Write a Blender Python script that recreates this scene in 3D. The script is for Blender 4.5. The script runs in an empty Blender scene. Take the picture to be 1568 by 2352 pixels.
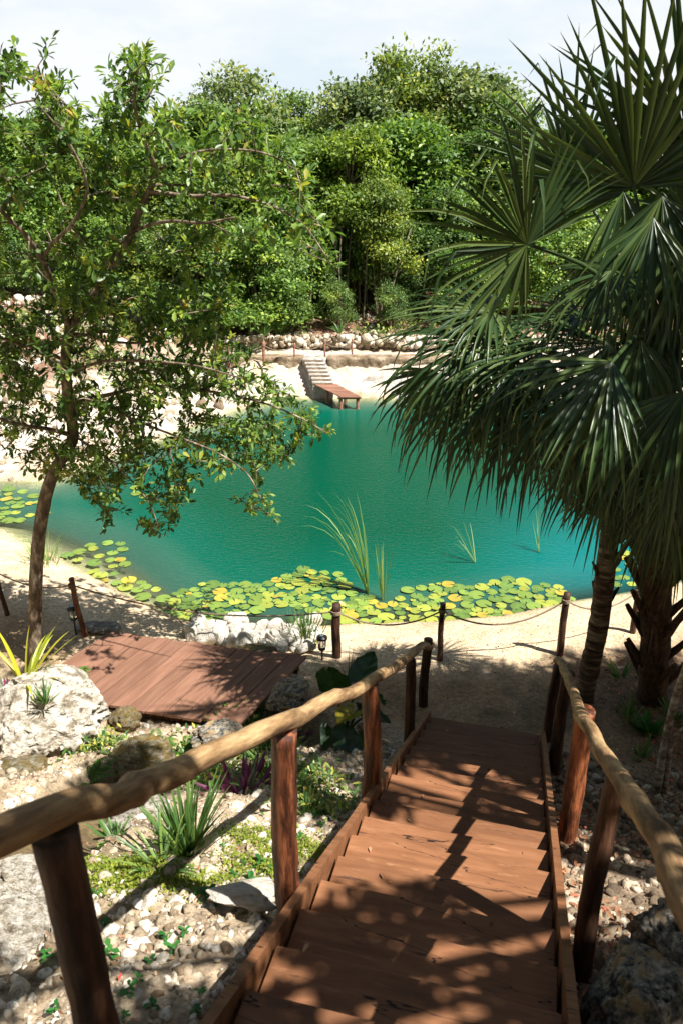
import bpy, bmesh, math, random
import numpy as np
from mathutils import Vector, Matrix, noise as mnoise
R = math.radians
SC = bpy.context.scene
rng = np.random.default_rng(7)
random.seed(7)

# ------------------------------------------------------------------ camera
F = 1829.0; PITCH = R(23); CH = 6.0
cam = bpy.data.cameras.new('camera'); camo = bpy.data.objects.new('camera', cam)
SC.collection.objects.link(camo); SC.camera = camo
camo.location = (0, 0, CH); camo.rotation_euler = (R(90) - PITCH, 0, 0)
cam.sensor_fit = 'VERTICAL'; cam.sensor_height = 36; cam.lens = 28.0
cam.clip_start = 0.05; cam.clip_end = 2000
cam.dof.use_dof = True; cam.dof.focus_distance = 12.0; cam.dof.aperture_fstop = 4.5

# ------------------------------------------------------------------ sky and sun
SUN = Vector((0.503, -0.329, 0.95)).normalized()
elev = math.asin(SUN.z); azim = math.atan2(SUN.x, SUN.y)
w = bpy.data.worlds.new('World'); SC.world = w; w.use_nodes = True
nt = w.node_tree; nt.nodes.clear()
def N(t, typ, **kw):
    n = t.nodes.new(typ)
    for k, v in kw.items():
        if k.startswith('i_'):
            key = k[2:]
            key = int(key) if key.isdigit() else key.replace('_', ' ')
            n.inputs[key].default_value = v
        else: setattr(n, k, v)
    return n
sky = N(nt, 'ShaderNodeTexSky', sky_type='NISHITA', sun_disc=False, sun_elevation=elev, sun_rotation=azim)
sky.air_density = 1.0; sky.dust_density = 1.2
bg = N(nt, 'ShaderNodeBackground', i_Strength=0.036); out = N(nt, 'ShaderNodeOutputWorld')
tc = N(nt, 'ShaderNodeTexCoord'); mp = N(nt, 'ShaderNodeMapping'); mp.inputs['Scale'].default_value = (1, 1, 3.0)
nz = N(nt, 'ShaderNodeTexNoise', i_Scale=2.6, i_Detail=9.0, i_Roughness=0.6)
cr = N(nt, 'ShaderNodeValToRGB'); cr.color_ramp.elements[0].position = 0.22; cr.color_ramp.elements[1].position = 0.46; cr.color_ramp.elements[0].color = (9.3, 10.5, 11.4, 1); cr.color_ramp.elements[1].color = (11.4, 11.7, 12.0, 1); cr.color_ramp.elements[0].position = 0.40; cr.color_ramp.elements[1].position = 0.56
sep = N(nt, 'ShaderNodeSeparateXYZ')
hz = N(nt, 'ShaderNodeMapRange', i_1=0.18, i_2=0.42, i_3=1.0, i_4=0.05)
mm = N(nt, 'ShaderNodeMath', operation='MULTIPLY')
mx = N(nt, 'ShaderNodeMix', data_type='RGBA'); mx.inputs[7].default_value = (11.3, 11.6, 11.9, 1)
L = nt.links.new
L(tc.outputs['Generated'], mp.inputs[0]); L(mp.outputs[0], nz.inputs['Vector']); L(nz.outputs[0], cr.inputs[0])
L(tc.outputs['Generated'], sep.inputs[0]); L(sep.outputs[2], hz.inputs[0])
L(cr.outputs[0], mx.inputs[7]); L(hz.outputs[0], mx.inputs[0])
L(sky.outputs[0], mx.inputs[6]); L(mx.outputs[2], bg.inputs[0]); L(bg.outputs[0], out.inputs[0])
sl = bpy.data.lights.new('sun', 'SUN'); sl.energy = 5.0; sl.angle = R(0.5); sl.color = (1, 0.955, 0.89)
so = bpy.data.objects.new('sun', sl); SC.collection.objects.link(so)
so.rotation_euler = SUN.to_track_quat('Z', 'Y').to_euler()
SC.view_settings.view_transform = 'Standard'; SC.view_settings.look = 'None'
SC.view_settings.exposure = 1.25; SC.view_settings.gamma = 1
SC.render.engine = 'CYCLES'
SC.cycles.use_denoising = True
SC.cycles.max_bounces = 6; SC.cycles.transparent_max_bounces = 8; SC.cycles.diffuse_bounces = 3
SC.cycles.caustics_reflective = False; SC.cycles.caustics_refractive = False

# ------------------------------------------------------------------ pixel helpers (photo at 1568 x 2352)
def ray(u, v):
    a = (u - 784) / F; b = -(v - 1176) / F
    return Vector((a, math.cos(PITCH) + b * math.sin(PITCH), -math.sin(PITCH) + b * math.cos(PITCH)))
def at_z(u, v, z):
    r = ray(u, v); return Vector((0, 0, CH)) + r * ((z - CH) / r.z)
def at_y(u, v, Y):
    r = ray(u, v); return Vector((0, 0, CH)) + r * (Y / r.y)
def pix(P):
    P = np.asarray(P, float); x, y, z = P[..., 0], P[..., 1], P[..., 2] - CH
    d = y * math.cos(PITCH) - z * math.sin(PITCH); up = y * math.sin(PITCH) + z * math.cos(PITCH)
    return 784 + F * x / d, 1176 - F * up / d

# ------------------------------------------------------------------ object helpers
def link(o): SC.collection.objects.link(o); return o
def tag(o, label=None, cat=None, group=None, kind=None):
    if label: o['label'] = label
    if cat: o['category'] = cat
    if group: o['group'] = group
    if kind: o['kind'] = kind
    return o
def empty(name, loc, rz=0, label=None, cat=None, group=None):
    o = bpy.data.objects.new(name, None); o.location = loc; o.rotation_euler = (0, 0, rz); o.empty_display_size = .1
    link(o); tag(o, label, cat, group); return o
def np_mesh(name, V, Fc, mat=None, smooth=False, attrs=None):
    V = np.asarray(V, np.float32); Fc = np.asarray(Fc, np.int32)
    me = bpy.data.meshes.new(name); n = len(Fc); k = Fc.shape[1]
    me.vertices.add(len(V)); me.vertices.foreach_set('co', V.ravel())
    me.loops.add(n * k); me.loops.foreach_set('vertex_index', Fc.ravel())
    me.polygons.add(n); me.polygons.foreach_set('loop_start', np.arange(0, n * k, k, dtype=np.int32))
    if smooth: me.polygons.foreach_set('use_smooth', np.ones(n, bool))
    for an, av in (attrs or {}).items():
        if av.ndim == 1:
            a = me.attributes.new(an, 'FLOAT', 'POINT'); a.data.foreach_set('value', av.astype(np.float32))
        else:
            a = me.attributes.new(an, 'FLOAT_COLOR', 'POINT'); a.data.foreach_set('color', np.c_[av, np.ones(len(av))].astype(np.float32).ravel())
    me.update(calc_edges=True); me.validate()
    if mat: me.materials.append(mat)
    return me
def obj(name, me, parent=None, loc=(0, 0, 0), rot=(0, 0, 0)):
    o = bpy.data.objects.new(name, me); o.location = loc; o.rotation_euler = rot
    if parent: o.parent = parent
    return link(o)
class MB:
    def __init__(s): s.v = []; s.f = []; s.n = 0
    def add(s, V, Fc):
        V = np.asarray(V, float); s.v.append(V)
        s.f += [tuple(i + s.n for i in f) for f in Fc]; s.n += len(V)
    def mesh(s, name, mat, smooth=False, bevel=0):
        me = bpy.data.meshes.new(name); me.from_pydata(np.vstack(s.v).tolist(), [], s.f)
        if bevel or True:
            bm = bmesh.new(); bm.from_mesh(me)
            if bevel: bmesh.ops.bevel(bm, geom=bm.edges[:], offset=bevel, segments=1, affect='EDGES')
            bmesh.ops.recalc_face_normals(bm, faces=bm.faces[:]); bm.to_mesh(me); bm.free()
        if smooth: me.polygons.foreach_set('use_smooth', [True] * len(me.polygons))
        if mat: me.materials.append(mat)
        me.update(); return me
def box(lx, ly, lz, c=(0, 0, 0), rz=0, seg=1, jit=0.0):
    vs = []; fs = []
    for i in range(seg + 1):
        x = -lx / 2 + lx * i / seg
        for (y, z) in ((-ly / 2, -lz / 2), (ly / 2, -lz / 2), (ly / 2, lz / 2), (-ly / 2, lz / 2)):
            vs.append((x + random.uniform(-jit, jit) * (i in (0, seg)), y + random.uniform(-jit, jit), z + random.uniform(-jit, jit) * .5))
    for i in range(seg):
        a = i * 4
        for j in range(4): fs.append((a + j, a + (j + 1) % 4, a + 4 + (j + 1) % 4, a + 4 + j))
    fs.append((3, 2, 1, 0)); e = seg * 4; fs.append((e, e + 1, e + 2, e + 3))
    V = np.array(vs); cz, sz = math.cos(rz), math.sin(rz)
    V = V @ np.array([[cz, sz, 0], [-sz, cz, 0], [0, 0, 1]]) + np.array(c)
    return V, fs
def tube(pts, rad, sides=8, rough=0.0, cap=True, seed=0):
    P = np.array([list(p) for p in pts], float); n = len(P)
    rad = np.full(n, rad, float) if np.isscalar(rad) else np.asarray(rad, float)
    T = np.gradient(P, axis=0); T /= np.linalg.norm(T, axis=1)[:, None] + 1e-9
    ref = np.array([0, 0, 1.]) if abs(T[0, 2]) < .8 else np.array([1., 0, 0])
    A = np.cross(T, ref); A /= np.linalg.norm(A, axis=1)[:, None] + 1e-9; B = np.cross(T, A)
    th = np.arange(sides) * 2 * math.pi / sides
    V = P[:, None, :] + rad[:, None, None] * (np.cos(th)[None, :, None] * A[:, None, :] + np.sin(th)[None, :, None] * B[:, None, :])
    if rough:
        for i in range(n):
            for j in range(sides):
                q = Vector(V[i, j]) + Vector((seed * 3.1, 0, 0))
                k = mnoise.noise(q * 7) * .6 + mnoise.noise(q * 17) * .4
                V[i, j] = P[i] + (V[i, j] - P[i]) * (1 + rough * k)
    V = V.reshape(-1, 3); fs = []
    for i in range(n - 1):
        for j in range(sides):
            a = i * sides + j; b = i * sides + (j + 1) % sides
            fs.append((a, b, b + sides, a + sides))
    if cap:
        fs.append(tuple(range(sides))[::-1]); fs.append(tuple((n - 1) * sides + j for j in range(sides)))
    return V, fs
def spline(pts, n):
    P = [Vector(p) for p in pts]; P = [P[0] * 2 - P[1]] + P + [P[-1] * 2 - P[-2]]; out = []
    m = len(P) - 3
    for i in range(n):
        t = i / (n - 1) * m; k = min(int(t), m - 1); t -= k
        a, b, c, d = P[k:k + 4]
        out.append(.5 * ((2 * b) + (c - a) * t + (2 * a - 5 * b + 4 * c - d) * t * t + (-a + 3 * b - 3 * c + d) * t ** 3))
    return out

# ------------------------------------------------------------------ materials
def newmat(name):
    m = bpy.data.materials.new(name); m.use_nodes = True; t = m.node_tree; t.nodes.clear()
    o = t.nodes.new('ShaderNodeOutputMaterial'); return m, t, o
def ramp(t, stops):
    n = t.nodes.new('ShaderNodeValToRGB'); e = n.color_ramp.elements
    e[0].position = stops[0][0]; e[0].color = (*stops[0][1], 1); e[1].position = stops[-1][0]; e[1].color = (*stops[-1][1], 1)
    for p, c in stops[1:-1]: q = e.new(p); q.color = (*c, 1)
    return n
def noisy(name, stops, scale=5, stretch=(1, 1, 1), detail=8, rough=.8, bump=.3, bscale=None, bdist=.02, spots=None, dist=0.0, rnd=0.0, vor=None, coord='Object', spec=.3, band=None):
    m, t, o = newmat(name); lk = t.links.new
    c = N(t, 'ShaderNodeTexCoord'); mpn = N(t, 'ShaderNodeMapping'); mpn.inputs['Scale'].default_value = stretch
    oi = N(t, 'ShaderNodeObjectInfo')
    lk(c.outputs[coord], mpn.inputs[0])
    if rnd:
        cm = N(t, 'ShaderNodeVectorMath', operation='SCALE'); cm.inputs[0].default_value = (13, 7, 5); lk(oi.outputs['Random'], cm.inputs['Scale'])
        lk(cm.outputs[0], mpn.inputs['Location'])
    n1 = N(t, 'ShaderNodeTexNoise', i_Scale=scale, i_Detail=detail, i_Roughness=.65, i_Distortion=dist); lk(mpn.outputs[0], n1.inputs['Vector'])
    r = ramp(t, stops); lk(n1.outputs[0], r.inputs[0]); col = r.outputs[0]
    if spots:  # (scale, lo, hi, colour)
        for (ss, lo, hi, sc_) in spots:
            n2 = N(t, 'ShaderNodeTexNoise', i_Scale=ss, i_Detail=6.0, i_Roughness=.7); lk(mpn.outputs[0], n2.inputs['Vector'])
            mr = N(t, 'ShaderNodeMapRange', i_1=lo, i_2=hi); lk(n2.outputs[0], mr.inputs[0])
            q = N(t, 'ShaderNodeMix', data_type='RGBA'); q.inputs[7].default_value = (*sc_, 1); lk(mr.outputs[0], q.inputs[0]); lk(col, q.inputs[6]); col = q.outputs[2]
    if band:
        mb_ = N(t, 'ShaderNodeMapping'); mb_.inputs['Scale'].default_value = (.5, 5, 5); lk(mpn.outputs[0], mb_.inputs[0]); mb_.inputs['Scale'].default_value = (.7, .9, .9)
        n4 = N(t, 'ShaderNodeTexNoise', i_Scale=band[0], i_Detail=5.0, i_Roughness=.5); lk(mb_.outputs[0], n4.inputs['Vector'])
        sb_ = N(t, 'ShaderNodeMath', operation='SUBTRACT', i_1=.5); lk(n4.outputs[0], sb_.inputs[0]); ab_ = N(t, 'ShaderNodeMath', operation='ABSOLUTE'); lk(sb_.outputs[0], ab_.inputs[0])
        mr = N(t, 'ShaderNodeMapRange', i_1=band[1], i_2=band[1] * 2.2, i_3=1.0, i_4=0.0); lk(ab_.outputs[0], mr.inputs[0])
        q = N(t, 'ShaderNodeMix', data_type='RGBA'); q.inputs[7].default_value = (*band[2], 1); lk(mr.outputs[0], q.inputs[0]); lk(col, q.inputs[6]); col = q.outputs[2]
    if rnd:
        mr = N(t, 'ShaderNodeMapRange', i_3=1 - rnd, i_4=1 + rnd); lk(oi.outputs['Random'], mr.inputs[0])
        q = N(t, 'ShaderNodeVectorMath', operation='SCALE'); lk(col, q.inputs[0]); lk(mr.outputs[0], q.inputs['Scale']); col = q.outputs[0]
    p = N(t, 'ShaderNodeBsdfPrincipled', i_Roughness=rough); p.inputs['Specular IOR Level'].default_value = spec
    lk(col, p.inputs['Base Color'])
    n3 = N(t, 'ShaderNodeTexNoise', i_Scale=bscale or scale * 3, i_Detail=8.0, i_Roughness=.7); lk(mpn.outputs[0], n3.inputs['Vector'])
    b = N(t, 'ShaderNodeBump', i_Strength=bump, i_Distance=bdist); lk(n3.outputs[0], b.inputs['Height']); lk(b.outputs[0], p.inputs['Normal'])
    lk(p.outputs[0], o.inputs[0]); return m
def leafmat(name, stops, rough=.45, transl=.35, spec=.4, use_obj=False, bright=1.6):
    m, t, o = newmat(name); lk = t.links.new
    a = N(t, 'ShaderNodeAttribute', attribute_name='var'); r = ramp(t, stops); lk(a.outputs['Fac'], r.inputs[0]); col = r.outputs[0]
    if use_obj:
        oi = N(t, 'ShaderNodeObjectInfo'); q = N(t, 'ShaderNodeMix', data_type='RGBA', blend_type='MULTIPLY', i_0=1.0)
        lk(col, q.inputs[6]); lk(oi.outputs['Color'], q.inputs[7]); col = q.outputs[2]
    p = N(t, 'ShaderNodeBsdfPrincipled', i_Roughness=rough); p.inputs['Specular IOR Level'].default_value = spec
    lk(col, p.inputs['Base Color'])
    s = N(t, 'ShaderNodeVectorMath', operation='MULTIPLY'); s.inputs[1].default_value = (bright, bright, bright * .45); lk(col, s.inputs[0])
    tr = N(t, 'ShaderNodeBsdfTranslucent'); lk(s.outputs[0], tr.inputs[0])
    mxs = N(t, 'ShaderNodeMixShader', i_0=transl); lk(p.outputs[0], mxs.inputs[1]); lk(tr.outputs[0], mxs.inputs[2]); lk(mxs.outputs[0], o.inputs[0])
    return m
M = {}
M['rock'] = noisy('limestone', [(.28, (.10, .08, .055)), (.40, (.30, .25, .18)), (.49, (.60, .545, .45)), (.62, (.80, .75, .66))], scale=5, bump=1.0, bscale=11, bdist=.07, rnd=.12,
                  spots=[(9, .56, .66, (.12, .105, .08)), (3.0, .6, .75, (.34, .26, .15)), (22, .6, .68, (.08, .07, .055))])
M['pale_rock'] = noisy('cream_rock', [(.25, (.30, .24, .16)), (.42, (.62, .56, .46)), (.65, (.82, .78, .70))], scale=2.2, bump=.9, bscale=6, bdist=.05, rnd=.1, spots=[(4, .60, .72, (.34, .26, .16))])
M['rock_moss'] = noisy('mossy_limestone', [(.3, (.06, .05, .03)), (.5, (.22, .19, .13)), (.7, (.42, .38, .3))], scale=5, bump=.9, bscale=15, bdist=.04, rnd=.12,
                  spots=[(3, .42, .6, (.20, .13, .025)), (11, .55, .65, (.03, .035, .02)), (2.2, .55, .7, (.06, .08, .02))])
M['rock_grey'] = noisy('grey_limestone', [(.36, (.04, .042, .038)), (.5, (.22, .20, .165)), (.64, (.58, .53, .44))], scale=5, bump=.9, bscale=15, bdist=.04, rnd=.1,
                  spots=[(6, .55, .62, (.035, .04, .035)), (2.5, .50, .62, (.36, .24, .11)), (9, .58, .66, (.55, .52, .46))])
M['white_rock'] = noisy('white_rock', [(.3, (.20, .165, .13)), (.46, (.42, .385, .34)), (.65, (.58, .56, .53))], scale=2.0, bump=1.0, bscale=5, bdist=.16,
                  spots=[(5, .62, .72, (.42, .33, .22)), (9, .66, .74, (.25, .2, .14))])
M['stonewall'] = noisy('rough_masonry', [(.35, (.08, .055, .03)), (.5, (.26, .19, .12)), (.65, (.45, .37, .27))], scale=3, bump=1, bscale=7, bdist=.08, spots=[(6, .55, .65, (.14, .1, .06))])
M['tread'] = noisy('brown_painted_wood', [(.28, (.115, .047, .020)), (.5, (.178, .076, .033)), (.74, (.245, .112, .052))], scale=2.0, stretch=(1, 6, 6), bump=.25, bscale=9, bdist=.01, rough=.62, rnd=.16, dist=.4,
                  spots=[(5, .60, .8, (.32, .175, .09)), (3, .62, .70, (.07, .03, .016))], spec=.3, band=(.55, .0011, (.012, .006, .004)))
M['deckwood'] = noisy('deck_board_wood', [(.28, (.135, .067, .042)), (.5, (.195, .098, .062)), (.74, (.26, .14, .094))], scale=2.0, stretch=(9, 1, 9), bump=.25, bscale=9, bdist=.01, rough=.65, rnd=.14,
                  spots=[(4, .62, .8, (.28, .17, .12))])
M['pierwood'] = noisy('pier_wood', [(.3, (.16, .07, .045)), (.7, (.36, .19, .13))], scale=3, stretch=(1, 8, 8), bump=.4, rnd=.2)
M['rail'] = noisy('barked_rail_wood', [(.34, (.075, .040, .018)), (.48, (.25, .15, .068)), (.64, (.47, .32, .16))], scale=3.2, stretch=(5, .55, 5), bump=.8, bscale=7, bdist=.012, rough=.75,
                  spots=[(7, .6, .72, (.20, .11, .05))])
M['post'] = noisy('varnished_post_wood', [(.36, (.016, .006, .003)), (.49, (.11, .032, .012)), (.60, (.32, .105, .04))], scale=6, stretch=(3.5, 3.5, .45), bump=1.0, bscale=12, bdist=.012, rough=.5, rnd=.2,
                  spots=[(8, .58, .70, (.025, .012, .007))], spec=.5)
M['dpost'] = noisy('dark_post_wood', [(.34, (.010, .006, .004)), (.5, (.048, .022, .012)), (.66, (.13, .06, .032))], scale=5, stretch=(3.5, 3.5, .6), bump=.7, bscale=12, bdist=.01, rough=.6, rnd=.25)
M['bark'] = noisy('tree_bark', [(.3, (.035, .025, .018)), (.5, (.13, .098, .068)), (.68, (.38, .31, .22))], scale=7, stretch=(2, 2, .8), bump=.8, bscale=16, bdist=.015, rough=.85)
M['farbark'] = noisy('pale_bark', [(.3, (.06, .045, .03)), (.7, (.22, .17, .12))], scale=4, bump=.4)
M['palebark'] = noisy('mottled_bark', [(.35, (.09, .06, .04)), (.5, (.30, .24, .18)), (.62, (.58, .53, .45))], scale=9, stretch=(1, 1, 1.6), bump=.5, bscale=20, bdist=.01, detail=3)
M['palmbark'] = noisy('palm_trunk_bark', [(.35, (.03, .018, .011)), (.5, (.13, .085, .055)), (.66, (.42, .34, .25))], scale=5, stretch=(.8, .8, 3.5), bump=1, bscale=9, bdist=.04, rough=.9)
M['boot'] = noisy('palm_leaf_base', [(.3, (.018, .010, .006)), (.5, (.065, .036, .02)), (.72, (.17, .10, .055))], scale=5, stretch=(5, 5, 1), bump=.8, bdist=.01, rough=.8)
M['rope'] = noisy('rope_fibre', [(.3, (.10, .07, .045)), (.7, (.30, .22, .15))], scale=60, bump=.5, bdist=.003)
M['black'] = noisy('black_plastic', [(.3, (.012, .013, .016)), (.7, (.03, .032, .04))], scale=6, bump=.05, rough=.35, spec=.5)
M['metal'] = noisy('grey_metal', [(.3, (.12, .12, .13)), (.7, (.25, .25, .27))], scale=6, bump=.05, rough=.3, spec=.6)
M['panel'] = noisy('solar_cell', [(.3, (.35, .42, .5)), (.7, (.5, .56, .62))], scale=6, bump=.02, rough=.15, spec=.8)
m, t, o = newmat('lamp_glass'); p = N(t, 'ShaderNodeBsdfPrincipled', i_Roughness=.08); p.inputs['Base Color'].default_value = (.8, .8, .78, 1)
p.inputs['Transmission Weight'].default_value = .85; p.inputs['IOR'].default_value = 1.2; t.links.new(p.outputs[0], o.inputs[0]); M['glass'] = m
M['leaf_near'] = leafmat('broad_leaf', [(0, (.040, .085, .022)), (.4, (.100, .185, .040)), (.75, (.21, .31, .055)), (.93, (.36, .38, .06)), (1, (.42, .32, .09))], rough=.40, transl=.40, spec=.45)
M['leaf_far'] = leafmat('forest_leaf', [(0, (.045, .095, .028)), (.45, (.125, .200, .055)), (.8, (.24, .32, .08)), (1, (.42, .46, .10))], rough=.5, transl=.35, use_obj=True)
M['palm'] = leafmat('palm_blade', [(0, (.012, .030, .009)), (.45, (.034, .072, .019)), (.85, (.12, .165, .04)), (1, (.42, .36, .12))], rough=.36, transl=.22, spec=.5)
M['palm_dry'] = leafmat('dry_palm_blade', [(0, (.10, .07, .03)), (1, (.28, .20, .09))], rough=.7, transl=.2)
M['petiole'] = leafmat('palm_petiole', [(0, (.03, .055, .015)), (1, (.08, .12, .03))], rough=.4, transl=0.0)
M['blade'] = leafmat('strap_leaf', [(0, (.045, .11, .03)), (.5, (.10, .19, .05)), (.72, (.22, .30, .06)), (1, (.50, .42, .09))], rough=.4, transl=.35)
M['reed'] = leafmat('reed_leaf', [(0, (.09, .19, .05)), (.6, (.26, .36, .12)), (1, (.55, .46, .22))], rough=.45, transl=.35)
M['variegated'] = leafmat('variegated_leaf', [(0, (.10, .20, .02)), (.35, (.30, .36, .03)), (1, (.55, .50, .05))], rough=.4, transl=.35)
M['purple'] = leafmat('purple_leaf', [(0, (.10, .012, .06)), (.4, (.22, .03, .13)), (.6, (.10, .13, .08)), (1, (.45, .42, .36))], rough=.4, transl=.3)
M['bigleaf'] = leafmat('elephant_ear_leaf', [(0, (.010, .035, .014)), (.7, (.025, .07, .02)), (1, (.06, .11, .02))], rough=.35, transl=.25, spec=.5)
M['bigleaf_y'] = leafmat('yellowing_leaf', [(0, (.10, .16, .02)), (1, (.5, .36, .03))], rough=.4, transl=.35)
M['fern'] = leafmat('fern_leaf', [(0, (.035, .10, .015)), (1, (.11, .22, .03))], rough=.5, transl=.35)
M['seedling'] = leafmat('seedling_leaf', [(0, (.02, .10, .02)), (1, (.05, .19, .035))], rough=.45, transl=.3)
M['moss'] = leafmat('ground_moss', [(0, (.10, .15, .015)), (1, (.26, .30, .03))], rough=.7, transl=.3)
M['litter'] = leafmat('dry_leaf', [(0, (.10, .04, .02)), (.6, (.26, .12, .06)), (.9, (.40, .25, .13)), (1, (.45, .05, .03))], rough=.7, transl=.15)
M['pad'] = leafmat('lily_pad_leaf', [(0, (.095, .175, .045)), (.45, (.20, .29, .055)), (.8, (.38, .38, .06)), (1, (.44, .26, .04))], rough=.35, transl=.12, use_obj=True, spec=.5)
M['petal'] = leafmat('lily_petal', [(0, (.75, .6, .3)), (1, (.8, .7, .45))], transl=.3)

# ------------------------------------------------------------------ ground height
POND = np.array([(-9.5, 14.9), (-7.6, 13.7), (-6.3, 13.3), (-5.2, 12.4), (-4.32, 11.68), (-3.3, 10.75), (-2.3, 10.02), (-1.6, 9.75), (-.8, 9.75), (.1, 9.9), (1.3, 9.97), (2.4, 10.15),
                 (3.4, 10.53), (4.41, 10.8), (6.5, 11.6), (9, 14), (10, 18), (8.5, 21.5), (4.5, 22.5), (1, 22.6), (-1.7, 22.6), (-3.0, 21.2), (-4.0, 19.5), (-5.2, 17.6), (-6.3, 15.8), (-8.5, 15.9)])
def pond_dist(x, y):
    x = np.asarray(x, float); y = np.asarray(y, float); d = np.full(x.shape, 1e9); ins = np.zeros(x.shape, bool)
    n = len(POND)
    for i in range(n):
        ax, ay = POND[i]; bx, by = POND[(i + 1) % n]; ex, ey = bx - ax, by - ay
        tt = np.clip(((x - ax) * ex + (y - ay) * ey) / (ex * ex + ey * ey), 0, 1)
        d = np.minimum(d, np.hypot(x - ax - tt * ex, y - ay - tt * ey))
        c = ((ay > y) != (by > y)) & (x < ex * (y - ay) / (ey if ey else 1e-9) + ax); ins ^= c
    return np.where(ins, -d, d)
HD = R(14.6); DX, DY = math.sin(HD), math.cos(HD); BL = (.974, 7.25)
def sst(a, b, x): t_ = np.clip((x - a) / (b - a), 0, 1); return t_ * t_ * (3 - 2 * t_)
def vnoise(x, y, s, seed=0):
    """cheap value noise, vectorised"""
    x = np.asarray(x, float) * s + seed * 17.3; y = np.asarray(y, float) * s + seed * 9.7
    xi = np.floor(x).astype(np.int64); yi = np.floor(y).astype(np.int64); fx = x - xi; fy = y - yi
    fx = fx * fx * (3 - 2 * fx); fy = fy * fy * (3 - 2 * fy)
    def h(a, b): v = np.sin(a * 127.1 + b * 311.7 + seed * 3.3) * 43758.5453; return v - np.floor(v)
    return (h(xi, yi) * (1 - fx) + h(xi + 1, yi) * fx) * (1 - fy) + (h(xi, yi + 1) * (1 - fx) + h(xi + 1, yi + 1) * fx) * fy - .5
CHN = []
def channel(x, y):
    d = np.full(np.shape(x), 1e9)
    for a_, b_ in zip(CHN[:-1], CHN[1:]):
        ex, ey = b_.x - a_.x, b_.y - a_.y; tt = np.clip(((x - a_.x) * ex + (y - a_.y) * ey) / (ex * ex + ey * ey), 0, 1); d = np.minimum(d, np.hypot(x - a_.x - tt * ex, y - a_.y - tt * ey))
    return 1 - sst(.22, .62, d)
def gz(x, y, rough=True):
    x = np.asarray(x, float); y = np.asarray(y, float); d = pond_dist(x, y)
    Ls = -((x - BL[0]) * DX + (y - BL[1]) * DY)
    off = .55 * sst(-.6, -2.2, x - 0) + .25 * sst(3.2, 5, x)
    Lr = np.clip(Ls - off, 0, 11); bank = .06 + np.clip(d, 0, 3) * .22
    near = np.minimum(bank, .34) + .503 * Lr - .22 * sst(0.0, 1.0, Lr)
    far = np.interp(d, [0, .1, .5, 1.0, 1.25, 2.6, 2.9, 5.5, 15, 40, 200], [0, .06, .30, .50, .86, .90, 1.12, 1.62, 2.7, 4.5, 5])
    fl = np.interp(d, [0, .2, 1.0, 2.5, 5.5, 15, 40, 200], [0, .10, .35, .75, 1.6, 2.7, 4.5, 5])
    fw = sst(-3.6, -2.6, x) * (1 - sst(6, 9, x)); far = far * fw + fl * (1 - fw)
    k = sst(12.5, 17, y); z = near * (1 - k) + far * k
    sh = .25 + .75 * sst(-2.0, -4.5, x - 0) * sst(14, 10, y)      # gentler bed on the near left
    bed = np.interp(-d, [0, .3, 1.0, 2.2, 4], [.0, -.12, -.60, -1.6, -2.6])
    bed2 = np.interp(-d, [0, .5, 1.5, 3, 5], [.0, -.12, -.50, -1.2, -2.0]); q = sst(-1.5, -4.0, x) * sst(16, 12, y)
    bed = bed * (1 - q) + bed2 * q
    z = np.where(d < 0, bed, z) - .26 * channel(x, y)
    if rough:
        a = sst(0.2, 1.5, Ls) * .085 + .012 + k * .05
        z = z + a * (vnoise(x, y, 2.3, 1) * 1.4 + vnoise(x, y, 6, 2) * .8) * np.clip(.3 + np.abs(d), 0, 1) + a * .5 * vnoise(x, y, 15, 3)
    return z
def on_ground(u, v):
    r = ray(u, v); t_ = 1.0; P = Vector((0, 0, CH))
    while t_ < 80:
        p_ = P + r * t_
        if p_.z < float(gz(p_.x, p_.y)): break
        t_ += .03
    return p_
CHN = [on_ground(u, v) for u, v in ((-60, 2000), (120, 1900), (260, 1810), (400, 1740), (560, 1700), (680, 1670))]
# ------------------------------------------------------------------ ground sheet
def axis(parts):
    return np.unique(np.round(np.concatenate([np.arange(a, b, s) for a, b, s in parts]), 4))
gx = axis([(-400, -40, 30), (-40, -12, 2), (-12, -6, .3), (-6, 6, .055), (6, 12, .3), (12, 40, 2), (40, 401, 30)])
gy = axis([(-300, -20, 30), (-20, -2, 1), (-2, 12, .055), (12, 21, .2), (21, 27, .08), (27, 40, .5), (40, 80, 5), (80, 600, 40)])
X, Y = np.meshgrid(gx, gy); Z = gz(X, Y)
D = pond_dist(X, Y); LS = -((X - BL[0]) * DX + (Y - BL[1]) * DY)
nf = vnoise(X, Y, 1.3, 5) + .5 * vnoise(X, Y, 4, 6); kk = sst(12.5, 17, Y)
sand = np.array([.60, .485, .335]); rub = np.array([.46, .37, .265]); red = np.array([.20, .115, .075]); path = np.array([.37, .25, .145]); wht = np.array([.52, .465, .40]); mud = np.array([.20, .15, .085])
def lerp(a, b, w_): return a * (1 - w_[..., None]) + b * w_[..., None]
C = np.broadcast_to(path, X.shape + (3,)).copy()
C = lerp(C, sand, sst(2.1, 1.2, D + nf * .5) * (1 - kk)); C = lerp(C, rub, sst(-.1, .5, LS + nf * .4) * (1 - kk))
far_c = lerp(np.broadcast_to(wht, X.shape + (3,)), np.broadcast_to(red, X.shape + (3,)), np.clip(sst(2.6, 4.0, D + nf) * 1.0, 0, 1))
rd = sst(.1, .35, nf) * sst(5.5, 3, D); far_c = lerp(far_c, np.array([.45, .36, .27]), rd)
C = lerp(C, np.array([.13, .09, .035]), channel(X, Y) * .95); C = lerp(C, np.array([.17, .12, .08]), sst(.3, 1.2, LS) * sst(1.2, 1.6, (X - BL[0]) * math.cos(HD) - (Y - BL[1]) * math.sin(HD)) * (1 - kk) * .8)
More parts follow.
